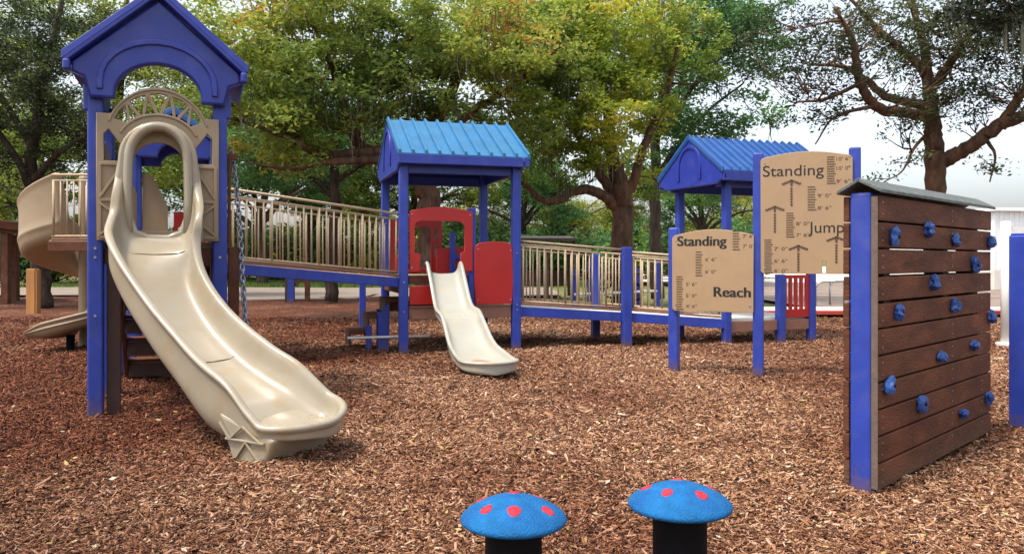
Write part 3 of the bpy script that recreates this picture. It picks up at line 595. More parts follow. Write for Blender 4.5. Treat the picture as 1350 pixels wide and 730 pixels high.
# ------------------------------------------------------------------ left bridge (A to B)
br = thing('bridge', (-2.7, 11.4, 0), 'long sloping bridge with tan balusters between the left towers and the middle tower', 'bridge')
p0 = Vector((-3.75, 10.15, 1.37)); p1 = FB(-.08, 0, 1.13); bu = (p1-p0); bun = Vector((bu.x, bu.y, 0)).normalized(); bv = Vector((-bun.y, bun.x, 0))
q0 = p0+bv*1.0; q1 = FB(-.08, DB-.7, 1.13)
for a, b in ((p0, p1), (q0, q1)):
    MB().beam(a+Vector((0, 0, -.075)), b+Vector((0, 0, -.075)), .06, .14).build('beam', 'post', br, bevel=.008)
MB().hexa([p0+Vector((0, 0, -.03))+bv*.04, p1+Vector((0, 0, -.03))+bv*.04, q1+Vector((0, 0, -.03))-bv*.04, q0+Vector((0, 0, -.03))-bv*.04], [p0+Vector((0, 0, .0))+bv*.04, p1+bv*.04, q1-bv*.04, q0-bv*.04]).build('deck', 'deck', br, bevel=.004)
z_ = Vector((0, 0, 1))
railing(br, p0+z_*.02, p1+z_*.02, .93, gap=.118); railing(br, q0+z_*.02, q1+z_*.02, .93, gap=.10)
lp = G(478, 440); MB(Fr((lp.x, lp.y, 0), (1, .2))).box(-.06, .06, -.06, .06, -.05, 1.05).build('post', 'post', br, bevel=.012)
MB(Fr((p0.x-.1, p0.y+.1, 0), FA.u)).box(-.06, .06, -.06, .06, -.05, 2.35).build('post', 'brown', br, bevel=.012)
# ------------------------------------------------------------------ right ramp (B to C)
FC = Fr((3.5, 13.0, 0), (1.62, .65)); WC = 1.75; DC = 1.34
rp = thing('ramp', (2.0, 13.4, 0), 'long low ramp with tan railings between the middle tower and the right tower', 'ramp')
r0 = FB(WB+.02, -.0, .66); r1 = Vector((1.86, 13.0, .53)); r2 = FC(-.05, .0, .42)
s0_ = FB(WB+.02, 1.3, .66); s1_ = Vector((1.50, 14.3, .53)); s2_ = FC(-.06, DC-.02, .42)
for a, b in ((r0, r1), (r1, r2), (s0_, s1_), (s1_, s2_)):
    MB().beam(a-z_*.07, b-z_*.07, .06, .15).build('beam', 'post', rp, bevel=.008)
for (a, b), (c, d_) in (((r0, r1), (s0_, s1_)), ((r1, r2), (s1_, s2_))):
    i = Vector((-.01, .05, 0)); MB().hexa([a+i-z_*.03, b+i-z_*.03, d_-i-z_*.03, c-i-z_*.03], [a+i, b+i, d_-i, c-i]).build('deck', 'concrete', rp, bevel=.003)
railing(rp, r0+z_*.03+Vector((.06, .02, 0)), r1+z_*.03-Vector((.08, .02, 0)), 1.0, gap=.125); railing(rp, r1+z_*.03+Vector((.09, 0, 0)), r2+z_*.03-Vector((.05, 0, 0)), .96, gap=.125)
railing(rp, s0_+z_*.03+Vector((.06, .02, 0)), s1_+z_*.03-Vector((.08, .02, 0)), 1.0, gap=.125); railing(rp, s1_+z_*.03+Vector((.09, 0, 0)), s2_+z_*.03, .96, gap=.125)
Fp = Fr((r1.x, r1.y-.03, 0), (1, .25)); MB(Fp).box(-.075, .075, -.08, .07, -.05, 1.60).build('post', 'post', rp, bevel=.014)
Fp = Fr((s1_.x, s1_.y+.02, 0), (1, .25)); MB(Fp).box(-.07, .07, -.07, .07, -.05, 1.5).build('post', 'post', rp, bevel=.014)
# ------------------------------------------------------------------ TOWER C (right)
tC = thing('play_tower', FC(WC/2, DC/2, 0), 'right hand play tower with a dark blue ribbed roof behind the measuring boards', 'play tower', 'roofed play towers')
for a, b in ((0, 0), (0, DC), (WC, DC)): post(FC, a, b, 2.78, tC)
post(FC, WC, 0, 2.78, tC); MB(FC).box(1.02, 1.15, -.08, .05, -.05, 1.15).build('post', 'post', tC, bevel=.012)
MB(FC).box(0, WC, .07, DC-.07, .38, .43).build('deck', 'concrete', tC, bevel=.005)
MB(FC).box(.07, 1.01, -.03, .03, .22, .385).build('deck_beam', 'railred', tC, bevel=.005); MB(FC).box(1.16, WC-.07, -.03, .03, .22, .385).build('deck_beam', 'railred', tC, bevel=.005)
plate('slotted_panel', FC, [(1.16, .42), (1.16, 1.14), (1.69, 1.14), (1.69, .42)], [[(1.21+i*.115, .56), (1.21+i*.115, 1.08), (1.26+i*.115, 1.08), (1.26+i*.115, .56)] for i in range(4)], -.03, .03, 'red', tC, bevel=.004)
plate('window_panel', FC, [(.07, .5), (.07, 1.2), (1.0, 1.2), (1.0, .5)], [[(.12+i*.22, .60), (.12+i*.22, .80), (.26+i*.22, .80), (.26+i*.22, .60)] for i in range(4)]+[[(.12+i*.22, .9), (.12+i*.22, 1.12), (.26+i*.22, 1.12), (.26+i*.22, .9)] for i in range(4)], DC-.03, .03, 'red', tC, bevel=.004)
roofslopes(FC, tC, DC/2, DC/2+.26, -.28, WC+.30, 2.78, 3.42, 'roofblue2', ribs=14, th=.05, ribw=.04, along_a=True)
FCs = Fr(FC(0, 0, 0), FC.v)
gable_end(FCs, tC, DC/2, DC/2+.28, .2, .06, 2.62, 2.80, 3.43); gable_end(FCs, tC, DC/2, DC/2+.28, -WC-.25, .06, 2.62, 2.80, 3.43)
for b in (-.28, DC+.24): MB(FC).box(-.26, WC+.28, b, b+.04, 2.66, 2.82).build('fascia', 'blue', tC, bevel=.01)
for b in (-.01, DC-.03): MB(FC).box(-.2, WC+.1, b, b+.04, 2.58, 2.74).build('roof_beam', 'blue', tC, bevel=.01)
# ------------------------------------------------------------------ measuring boards
def ladder(mb, fr, a, z0, z1, wd, n, b):
    for i in range(n):
        z = z0+(z1-z0)*i/(n-1); mb.box(a, a+wd*(1 if i % 4 == 0 else .85), b-.004, b-.001, z-.0045, z+.0045)
def arrow(mb, fr, a, z0, z1, b):
    for i in range(7):
        z = z0+(z1-z0-.08)*i/7; r = .016
        mb.hexa([fr(a-r, b-.001, z), fr(a, b-.001, z-r*1.1), fr(a+r, b-.001, z), fr(a, b-.001, z+r*1.1)], [fr(a-r, b-.004, z), fr(a, b-.004, z-r*1.1), fr(a+r, b-.004, z), fr(a, b-.004, z+r*1.1)])
    for s in (-1, 1):
        for k in range(4):
            aa = a+s*k*.03; zz = z1-.0-k*.012
            mb.box(aa-.017, aa+.017, b-.004, b-.001, zz-.03, zz-.008)
    mb.box(a-.012, a+.012, b-.0045, b-.0012, z1-.08, z1-.03)
BP = [Vector((2.05, 10.07, 0)), Vector((2.975, 9.62, 0)), Vector((3.99, 9.27, 0))]
lo = thing('measuring_board', (BP[0]+BP[1])/2, 'lower tan height measuring board reading Standing Reach, on the left of the pair', 'measuring board', 'measuring boards')
hi = thing('measuring_board', (BP[1]+BP[2])/2, 'taller tan height measuring board reading Standing Jump, on the right of the pair', 'measuring board', 'measuring boards')
FL = Fr(BP[0], (BP[1]-BP[0]).to_2d()); FH = Fr(BP[1], (BP[2]-BP[1]).to_2d()); WL = (BP[1]-BP[0]).length; WH = (BP[2]-BP[1]).length
post(FL, 0, 0, 1.80, lo, wd=.125); post(FH, 0, 0, 2.68, hi, wd=.125); post(FH, WH, 0, 2.70, hi, wd=.125)
def pz(py, Y): return EYE+(HZ-py)/FPX*Y
zl0 = .76; zl1 = 1.70
ou = [(.0, zl0+.03), (.0, zl1-.03), (.03, zl1)]+[(.03+(WL-.08)*i/12, zl1+.07*math.sin(math.pi*i/12)) for i in range(1, 12)]+[(WL-.04, zl1), (WL-.04, zl0), (.03, zl0)]
plate('board', FL, ou, [], -.10, .03, 'sign', lo, bevel=.004)
zh0 = pz(361, 9.4); zh1 = pz(207, 9.4)
ou = [(.03, zh0+.03), (.03, zh1-.03), (.06, zh1)]+[(.06+(WH-.12)*i/12, zh1+.06*math.sin(math.pi*i/12)) for i in range(1, 12)]+[(WH-.06, zh1), (WH-.03, zh1-.03), (WH-.03, zh0+.03), (WH-.06, zh0), (.06, zh0)]
plate('board', FH, ou, [[(.72, 1.245), (.72, 1.38), (.755, 1.38), (.755, 1.245)]], -.10, .03, 'sign', hi, bevel=.004)
def LA(px): return (px-889)/(1001-889)*WL
def HA(px): return (px-1003)/(1125-1003)*(WH-.04)+.03
text('lettering', 'Standing', FL, LA(896), pz(324, 9.9), LA(961)-LA(896), .125, -.10, 'black', lo, bold=.03)
text('lettering', 'Reach', FL, LA(945), pz(391, 9.7), LA(992)-LA(945), .125, -.10, 'black', lo, bold=.03)
text('lettering', 'Standing', FH, HA(1006), pz(233, 9.5), HA(1086)-HA(1006), .135, -.10, 'black', hi)
text('lettering', 'Jump', FH, HA(1066), pz(307, 9.4), HA(1112)-HA(1066), .135, -.10, 'black', hi)
for px, y0, y1 in ((970, 305, 329), (921, 332, 363), (895, 365, 408)): mb = MB(FL); ladder(mb, FL, LA(px), pz(y1, 9.8), pz(y0, 9.8), .085, max(7, (y1-y0)//3), -.10); mb.build('tick_scale_pattern', 'print', lo)
for px, y, s in ((983, 314, "7' 6\""), (983, 327, "7' 0\""), (934, 344, "6' 6\""), (934, 360, "6' 0\""), (908, 377, "5' 6\""), (908, 392, "5' 0\""), (908, 406, "4' 6\"")): text('height_mark', s, FL, LA(px), pz(y, 9.8)-.0, .135, .042, -.10, 'print', lo)
for px, y0, y1 in ((1090, 209, 245), (1065, 247, 279), (1037, 281, 314), (1008, 316, 361)): mb = MB(FH); ladder(mb, FH, HA(px), pz(y1-2, 9.4), pz(y0, 9.4), .095, max(9, (y1-y0)//3), -.10); mb.build('tick_scale_pattern', 'print', hi)
for px, y0, y1 in ((1044, 236, 270), (1022, 270, 305), (1053, 322, 356), (1102, 311, 345)): mb = MB(FH); arrow(mb, FH, HA(px), pz(y1, 9.4), pz(y0, 9.4), -.10); mb.build('arrow_pattern', 'print', hi)
for px, y, s in ((1102, 214, "10' 6\""), (1102, 226, "10' 0\""), (1102, 243, "9' 6\""), (1078, 261, "9' 0\""), (1078, 277, "8' 6\""), (1050, 297, "8' 0\""), (1050, 312, "7' 6\""), (1021, 330, "7' 0\""), (1021, 346, "6' 6\""), (1021, 359, "6' 0\"")): text('height_mark', s, FH, HA(px), pz(y, 9.4), .15, .042, -.10, 'print', hi)
# ------------------------------------------------------------------ climbing wall
FW = Fr((2.120, 4.705, 0), (.711, .703)); LW = 2.30
cw = thing('climbing_wall', FW(LW/2, .06, 0), 'brown plank climbing wall with blue hand holds and a small grey cap roof at the right', 'climbing wall')
post(FW, .065, .063, 1.80, cw, wd=.127); post(FW, LW-.25, .063, 1.78, cw, m='brown2', wd=.127)
for side, b0 in ((0, -.042), (1, .130)):
    for i in range(11):
        z0 = .045+i*.1585; dx = random.uniform(-.006, .006)
        MB(FW).box(.008+dx, LW+dx, b0+random.uniform(0, .003), b0+.038, z0, z0+(.1475 if i not in (6, 7) else .142)).build('plank', 'plank', cw, bevel=.006)
MB(FW).box(-.006, -.001, -.041, -.004, .05, 1.77).build('end_strip', 'plankend', cw)
MB(FW).box(.20, .30, .0, .126, .05, 1.76).build('batten', 'brown2', cw, bevel=.004); MB(FW).box(1.3, 1.4, .0, .126, .05, 1.76).build('batten', 'brown2', cw, bevel=.004)
for sgn, b in ((-1, -.072), (1, .192)):
    MB(FW).hexa([FW(-.03, b, 1.79), FW(LW+.01, b, 1.79), FW(LW+.01, .063, 1.86), FW(-.03, .063, 1.86)], [FW(-.03, b, 1.812), FW(LW+.01, b, 1.812), FW(LW+.01, .063, 1.885), FW(-.03, .063, 1.885)]).build('cap_board', 'shingle', cw, bevel=.004)
for px, py in ((1176, 313), (1222, 303), (1257, 316), (1310, 317), (1282, 350), (1229, 372), (1181, 411), (1255, 403), (1308, 417), (1281, 455), (1237, 470), (1170, 508), (1212, 532), (1300, 524), (1266, 545)):
    k = (px-675)/FPX; o_ = FW(0, -.045, 0); s_ = min(LW-.065, (k*o_.y-o_.x)/(FW.u.x-k*FW.u.y)); c = FW(s_, -.045, 0); z = EYE+(HZ-py)/FPX*c.y
    bm = bmesh.new(); bmesh.ops.create_icosphere(bm, subdivisions=2, radius=1)
    sx, sy, sz = random.uniform(.038, .055), .036, random.uniform(.038, .058); ph = [random.uniform(0, 6) for _ in range(3)]; tilt = random.uniform(-.6, .6)
    me = bpy.data.meshes.new('hand_hold')
    for v in bm.verts:
        p = v.co.copy(); r = 1+.22*math.sin(3*p.x+ph[0])+.20*math.sin(3.4*p.z+ph[1])+.16*math.sin(5*p.y+4*p.x+ph[2])
        if p.y < -.3: r -= .38*math.exp(-((p.x-.15)**2+(p.z+.05)**2)*7)
        p *= r; x = p.x*math.cos(tilt)-p.z*math.sin(tilt); zz = p.x*math.sin(tilt)+p.z*math.cos(tilt)
        v.co = FW(s_+x*sx, -.045-.018+p.y*sy, z+zz*sz)-root_loc(cw)
    bm.to_mesh(me); bm.free(); me.materials.append(M['hold'])
    o = bpy.data.objects.new('hand_hold', me); COL.objects.link(o); o.parent = cw; q_ = o.modifiers.new('bevel', 'BEVEL'); q_.width = .003; q_.segments = 2
    MB().tube([FW(s_+.004, -.045-.034, z), FW(s_+.004, -.045-.046, z)], .008, 8).build('bolt', 'dark', o)
mb = MB(FW)
for i in range(11):
    z0 = .045+i*.1585
    for a in (.065, 1.35, LW-.25):
        for dz in (.04, .11): mb.tube([FW(a, -.045, z0+dz), FW(a, -.038, z0+dz)], .006, 6)
mb.build('screw_heads', 'metal', cw)
# blue post at the right edge
rpz = G(1342, 566)
FR = Fr((rpz.x+.02, rpz.y, 0), (.80, .6)); t = thing('square_post', (rpz.x, rpz.y, 0), 'thick blue square post standing alone at the right edge behind the climbing wall', 'post')
MB(FR).box(-.065, .065, -.065, .065, -.05, 1.60).build('shaft', 'post', t, bevel=.012); MB(FR).box(-.055, .055, -.055, .055, 1.60, 1.615).build('cap', 'post', t, bevel=.006)
# ------------------------------------------------------------------ mushrooms
def mushroom(c, ztop, r, label, spots):
    t = thing('mushroom_stool', c, label, 'mushroom stool', 'mushroom stools')
    H = .105; prof = [(.112, ztop-H-.016), (.16, ztop-H-.014), (r*.93, ztop-H-.008), (r*.99, ztop-H+.000), (r, ztop-H+.010), (r*.985, ztop-H+.020)]
    for i in range(1, 13):
        x = 1-i/12; prof.append((max(.004, r*.97*x), ztop-H+.028+(H-.028)*(1-x**1.75)))
    cap = MB().lathe(c, prof, 56).build('cap', 'cap', t, smooth=True, sub=1)
    def sz(q): x = min(1, q/(r*.97)); return ztop-H+.028+(H-.028)*max(0, 1-x**1.75)
    for an, dist, rr in spots:
        cx, cy = dist*math.cos(R(an)), dist*math.sin(R(an)); vs = []; n = 22; rings = [0, .35, .7, .93, 1]; ph = random.uniform(0, 6)
        for k, q in enumerate(rings):
            for j in range(n):
                th = j*2*math.pi/n; rad = rr*q*(1+.07*math.sin(3*th+ph)+.05*math.sin(5*th+2*ph)); x, y = cx+rad*math.cos(th), cy+rad*math.sin(th)
                vs.append(c+Vector((x, y, sz(math.hypot(x, y))+(.0035 if k < 4 else -.003))))
        fs = [(k*n+j, k*n+(j+1) % n, (k+1)*n+(j+1) % n, (k+1)*n+j) for k in range(len(rings)-1) for j in range(n)]
        MB().raw(vs, fs).build('spot', 'spot', cap, smooth=True)
    MB().lathe(c, [(.113, -.05), (.113, ztop-H-.03), (.10, ztop-H-.028)], 40).build('stem', 'dark', t, smooth=False, bevel=.003)
mushroom(Vector((.006, 3.16, 0)), .470, .212, 'blue mushroom stool with red spots on a black stem, left of the two in front', [(-89, .118, .027), (-143, .132, .024), (-27, .150, .025), (85, .035, .022), (50, .16, .024), (150, .15, .024)])
mushroom(Vector((.708, 3.36, 0)), .465, .218, 'blue mushroom stool with red spots on a black stem, right of the two in front', [(-131, .106, .024), (-55, .12, .026), (163, .14, .024), (85, .06, .024), (25, .16, .024)])
# ------------------------------------------------------------------ trees
class Skel:
    def __init__(s): s.P = []; s.Rr = []; s.mb = MB()
    def limb(s, pts, n=6, wob=.10, sides=9):
        """pts: rows of x, y, z, radius"""
        K = smooth_path(pts, max(4, n*(len(pts)-1)))
        r = [k[3] for k in K]; P = [Vector(k[:3])+Vector((random.uniform(-1, 1), random.uniform(-1, 1), random.uniform(-1, 1)))*wob*k[3]*2 for k in K]
        s.mb.tube(P, [max(.004, x) for x in r], sides); s.P += P; s.Rr += r
    def grow(s, targets, rmax=.09, sag=.15):
        c0 = sum(s.P, Vector())/len(s.P)
        for t in targets:
            best = min(range(len(s.P)), key=lambda i: (s.P[i]-t).length-(.6 if s.P[i].z < t.z else 0)+(1.2 if s.Rr[i] < .012 else 0))
            a = s.P[best]; L = (t-a).length
            if L < .15: continue
            r0 = min(s.Rr[best]*.75, rmax, .012+.016*L); n = max(3, int(L/.5)+2); pts = []; rr = []
            off = Vector((random.gauss(0, 1), random.gauss(0, 1), random.gauss(0, .6)))*L*.10
            for i in range(n+1):
                q = i/n; p = a.lerp(t, q)+off*math.sin(math.pi*q)+Vector((0, 0, -sag*L*math.sin(math.pi*q)*.4))+Vector((random.gauss(0, 1), random.gauss(0, 1), random.gauss(0, 1)))*.035*L*math.sin(math.pi*q)
                pts.append(p); rr.append(r0*(1-q)+.006*q)
            s.mb.tube(pts, rr, 5 if r0 < .04 else 7); s.P += pts[1:]; s.Rr += rr[1:]
def leaves(C, m, spread, size, tonebase, flat=.5, upward=.35):
    """diamond leaves round the cluster centres C"""
    C = np.asarray(C); n = len(C)*m
    cc = np.repeat(C, m, 0); sp = np.repeat(RNG.uniform(.6, 1.25, len(C)), m)[:, None]
    off = RNG.normal(0, 1, (n, 3)); off = off/np.linalg.norm(off, axis=1)[:, None]*(RNG.random(n)**.5)[:, None]*np.array([1, 1, flat])*spread*1.75*sp+RNG.normal(0, .06, (n, 3))*spread
    P = cc+off
    d = RNG.normal(0, 1, (n, 3)); d[:, 2] *= .6; d /= np.linalg.norm(d, axis=1)[:, None]
    nn = RNG.normal(0, 1, (n, 3)); nn[:, 2] += upward*2; b = np.cross(nn, d); b /= np.linalg.norm(b, axis=1)[:, None]+1e-9
    s = size*RNG.uniform(.6, 1.35, n)[:, None]
    V = np.stack([P-d*s, P+b*s*.42, P+d*s, P-b*s*.42], 1)
    tone = np.clip(np.repeat(tonebase, m)+RNG.normal(0, .13, n), 0, 1)
    return V, np.repeat(tone, 4)
def tree(base, limbs, blobs, nclus, m, label, leafmat='leafolive', barkm='bark', size=.055, spread=.34, group=None, moss=0, tone=(.45, .2), grow=True, name='oak_tree', cat='tree', rmax=.09, flat=.5, sag=.15, loc_bare=0):
    root = thing(name, base, label, cat, group); sk = Skel()
    for l in limbs: sk.limb(l)
    vol = np.array([b[3]*b[4]*b[5]*(b[6] if len(b) > 6 else 1) for b in blobs]); vol = vol/vol.sum(); T = []
    for b, q in zip(blobs, vol):
        k = max(3, int(nclus*q))
        for _ in range(k):
            d = RNG.normal(0, 1, 3); d /= np.linalg.norm(d); r = RNG.random()**.45
            T.append((b[0]+d[0]*b[3]*r, b[1]+d[1]*b[4]*r, b[2]+d[2]*b[5]*r))
    T = [t for t in T if t[2] > 1.2]
    bz = Vector(base)+Vector((0, 0, 3)); T.sort(key=lambda t: (Vector(t)-bz).length)
    if grow: sk.grow([Vector(t) for t in T], rmax, sag)
    sk.mb.build('trunk', barkm, root, smooth=True)
    A = np.array(T); ph = RNG.uniform(0, 6, 3)
    # clumps of lighter and darker, older and newer leaves
    tb = tone[0]+tone[1]*(np.sin(A[:, 0]*1.1+ph[0])*.5+np.sin(A[:, 2]*1.7+ph[1])*.5)+RNG.normal(0, .10, len(A))
    if loc_bare: A = A[RNG.random(len(A)) > loc_bare]; tb = tb[:len(A)]
    V, tn = leaves(A, m, spread, size, tb, flat)
    npmesh('crown', V, 4, leafmat, root, tone=tn)
    if moss:
        idx = RNG.integers(0, len(A), moss); Vs = []; ts = []
        for i in idx:
            for _ in range(9):
                p = A[i]+RNG.normal(0, .16, 3)*np.array([1, 1, .4]); Ls = RNG.uniform(.25, .9); w_ = RNG.uniform(.008, .02); th = RNG.uniform(0, 3.14); dx = np.array([math.cos(th)*w_, math.sin(th)*w_, 0]); x2 = RNG.normal(0, .04, 3)
                Vs.append([p-dx, p+dx, p+dx*.8+np.array([x2[0], x2[1], -Ls*.5]), p-dx*.8+np.array([x2[0], x2[1], -Ls*.5])]); Vs.append([p-dx*.8+np.array([x2[0], x2[1], -Ls*.5]), p+dx*.8+np.array([x2[0], x2[1], -Ls*.5]), p+dx*.2+np.array([x2[1], x2[0], -Ls]), p-dx*.2+np.array([x2[1], x2[0], -Ls])]); ts += [RNG.random()]*8
        npmesh('hanging_moss', np.array(Vs), 4, 'moss', root, tone=np.array(ts))
    return root
def L(*rows): return [(*W(px, py, Y), r) for px, py, Y, r in rows]
def B(px, py, Y, rx, ry, rz, dens=1): p = W(px, py, Y); return (p.x, p.y, p.z, rx, ry, rz, dens)
# oak behind the middle tower
def gr(px, Y): return Vector(((px-675)/FPX*Y, Y, 0))
Y = 20
tree(gr(567, Y), [L((567, 418, Y, .40), (566, 350, Y, .33), (565, 280, Y, .29), (562, 228, Y, .27), (568, 180, Y+.5, .19), (600, 110, Y+1, .14), (628, 20, Y+1.5, .10), (640, -60, Y+2, .05)),
    L((563, 250, Y, .2), (545, 205, Y-.5, .17), (500, 199, Y-1, .14), (440, 205, Y-1.5, .11), (405, 195, Y-2, .09), (375, 180, Y-2.3, .06), (320, 160, Y-2.5, .03)),
    L((545, 208, Y-.5, .12), (500, 210, Y-1.2, .11), (430, 214, Y-1.8, .08), (380, 222, Y-2.4, .05), (330, 215, Y-2.8, .02)),
    L((564, 240, Y, .2), (545, 205, Y+.2, .16), (478, 195, Y, .13), (462, 160, Y-.3, .12), (450, 130, Y-.5, .09), (430, 70, Y-1, .06), (400, 10, Y-1, .04)),
    L((468, 180, Y, .12), (472, 150, Y, .10), (500, 100, Y, .07), (530, 30, Y, .04)),
    L((566, 200, Y+.3, .16), (620, 150, Y+.5, .11), (680, 110, Y, .08), (740, 60, Y-.5, .05))],
    [B(360, 60, Y-2, 2.4, 2.2, 2.0), B(330, 160, Y-2.5, 2.0, 1.8, .9), B(460, 30, Y-1, 2.6, 2.4, 1.6), B(430, 110, Y-1.5, 2.4, 2.0, 1.2), B(570, 60, Y, 2.4, 2.4, 1.8), B(540, 130, Y-.5, 1.8, 1.8, .8), B(660, 70, Y, 2.2, 2.2, 1.6), B(680, 160, Y+1, 1.6, 1.6, .9), B(380, 215, Y-2, 1.5, 1.4, .45)],
    400, 150, 'large live oak with red brown forked limbs behind the blue roof of the middle tower', 'leafolive', 'bark', .07, .33, moss=50, tone=(.48, .3))
# yellow green oak at centre
Y = 24
tree(gr(822, Y), [L((824, 405, Y, .40), (822, 330, Y, .34), (820, 280, Y, .32), (818, 250, Y, .28), (806, 200, Y, .2), (800, 140, Y, .17), (780, 60, Y, .12), (770, -30, Y, .06)),
    L((815, 275, Y, .18), (796, 258, Y-.3, .16), (778, 250, Y-.6, .15), (755, 252, Y-.9, .14), (735, 265, Y-1.2, .12), (712, 262, Y-1.4, .10), (695, 245, Y-1.6, .07), (670, 235, Y-1.8, .03)),
    L((818, 262, Y, .2), (835, 240, Y, .15), (850, 190, Y, .13), (880, 120, Y+.4, .10), (900, 30, Y+.5, .06)),
    L((812, 262, Y, .18), (795, 235, Y, .15), (770, 190, Y, .11), (730, 130, Y-.5, .08), (700, 60, Y-1, .05))],
    [B(700, 50, Y-1, 2.6, 2.4, 1.8), B(790, 40, Y, 2.6, 2.6, 1.9), B(760, 130, Y-1, 2.4, 2.2, 1.3), B(830, 130, Y, 1.8, 1.8, 1.2, .8), B(720, 180, Y-1.2, 1.8, 1.6, .9), B(790, 205, Y-.7, 1.7, 1.6, .7), B(880, 60, Y, 1.8, 1.8, 1.6, .5), B(720, 235, Y-1.5, 1.0, 1, .4), B(850, 235, Y+1, 1.2, 1.4, .5)],
    370, 150, 'yellow green oak with a thick forked trunk behind the right ramp', 'leafyellow', 'bark', .075, .35, moss=110, tone=(.48, .3))
# green tree right of it
Y = 27
tree(gr(866, Y), [L((866, 395, Y, .24), (865, 320, Y, .21), (864, 250, Y, .19), (868, 150, Y, .15), (890, 60, Y, .10), (900, -30, Y, .05)), L((865, 230, Y, .1), (890, 200, Y, .08), (930, 150, Y, .06), (980, 110, Y, .03)), L((867, 180, Y, .1), (910, 120, Y, .07), (960, 40, Y, .05), (1000, -10, Y, .03))],
    [B(900, 60, Y, 2.4, 2.2, 2.2, .9), B(960, 60, Y, 2.4, 2.2, 2.2, .6), B(880, 170, Y, 1.6, 1.8, 1.3), B(950, 150, Y-1, 2.2, 1.8, 1.0, .6), B(1000, 20, Y, 1.8, 2, 1.4, .6), B(900, 215, Y, 1.4, 1.6, .7), B(850, 230, Y+1, 1.4, 1.4, .7), B(990, 165, Y-1, 1.1, 1, .5, .6)],
    260, 110, 'loose green tree with a slim straight trunk left of the right tower', 'leafgreen', 'barkg', .08, .38, moss=30, tone=(.55, .25), name='slim_tree')
# sparse oak at right against the white sky
Y = 19
rt = tree(gr(1233, Y), [L((1235, 419, Y, .30), (1234, 330, Y, .25), (1233, 250, Y, .235), (1232, 200, Y, .22), (1230, 165, Y, .19), (1225, 120, Y, .15), (1218, 60, Y, .10), (1200, 0, Y, .06), (1190, -40, Y, .03)),
    L((1240, 215, Y, .2), (1262, 203, Y-.3, .17), (1290, 185, Y-.6, .16), (1318, 165, Y-.9, .15), (1345, 155, Y-1.1, .13), (1400, 130, Y-1.5, .08)),
    L((1318, 168, Y-.9, .13), (1332, 145, Y-1, .11), (1350, 120, Y-1.2, .10), (1390, 60, Y-1.4, .06)),
    L((1230, 155, Y, .16), (1205, 150, Y-.3, .13), (1165, 145, Y-.8, .12), (1145, 130, Y-1, .11), (1132, 105, Y-1.2, .10), (1128, 75, Y-1.4, .08), (1120, 45, Y-1.6, .06), (1100, 10, Y-1.8, .03)),
    L((1228, 140, Y, .14), (1195, 135, Y+.3, .11), (1165, 125, Y+.5, .10), (1140, 105, Y+.6, .08), (1110, 88, Y+.6, .06), (1070, 85, Y+.5, .03)),
    L((1228, 115, Y, .14), (1245, 95, Y-.3, .12), (1262, 70, Y-.6, .09), (1285, 35, Y-1, .06), (1300, -10, Y-1.2, .03)),
    L((1222, 100, Y, .13), (1205, 80, Y+.2, .10), (1175, 55, Y+.3, .08), (1140, 20, Y+.4, .05), (1110, -15, Y+.4, .03)),
    L((1132, 110, Y-1.1, .05), (1090, 130, Y-1.4, .04), (1050, 135, Y-1.6, .02)), L((1150, 140, Y-1, .05), (1100, 155, Y-1.2, .03), (1075, 190, Y-1.4, .015)), L((1225, 175, Y, .05), (1205, 195, Y-.5, .035), (1190, 225, Y-.8, .02), (1165, 240, Y-1, .01)),
    L((1300, 185, Y-.6, .05), (1312, 205, Y-.9, .03), (1305, 240, Y-1, .015))],
    [B(1100, 100, Y-1.2, 1.5, 1.4, .9), B(1060, 60, Y-1, 1.6, 1.4, 1.0), B(1150, 40, Y, 1.9, 1.8, 1.1), B(1230, 30, Y, 1.8, 1.8, 1.1), B(1290, 60, Y-1, 1.8, 1.8, 1.2, 1.3), B(1180, 150, Y-.8, 1.2, 1.2, .5), B(1260, 130, Y-.5, 1.5, 1.4, .8), B(1090, 150, Y-1.2, 1.1, 1, .4), B(1330, 100, Y-1, 1.4, 1.2, 1.3), B(1195, 195, Y-.6, .9, .8, .35, .8), B(1300, 225, Y-1, .7, .7, .4, .8), B(1160, 235, Y-.9, .7, .6, .25, .7)],
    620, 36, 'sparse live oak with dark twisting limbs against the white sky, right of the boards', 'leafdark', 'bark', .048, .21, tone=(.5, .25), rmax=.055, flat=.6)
# dark close foliage in the top right corner
Y = 13
tree(Vector((12.2, 14.5, 0)), [[(12.2, 14.5, -.1, .3), (12.1, 14.5, 2.5, .25), (11.6, 14.2, 4.6, .2), (10.6, 13.8, 5.6, .13), (9.2, 13.3, 5.9, .09), (7.9, 13, 5.7, .05)], [(11.9, 14.4, 4, .18), (11.2, 13.6, 5.8, .12), (9.8, 13, 6.6, .07), (8.2, 12.8, 6.8, .04)]],
    [B(1330, 25, Y, .8, .9, .55, 1.5), B(1290, -5, Y, .9, .9, .40, 1.3), B(1345, -20, Y, 1.1, 1, .8), B(1250, -50, Y, 1.0, 1, .4), (11.5, 14, 7, 1.8, 1.6, 1.2)], 130, 120, 'dark leafy tree just outside the right edge reaching into the top right corner', 'leafdeep', 'barkd', .045, .24, tone=(.4, .2), moss=10, name='dark_tree')
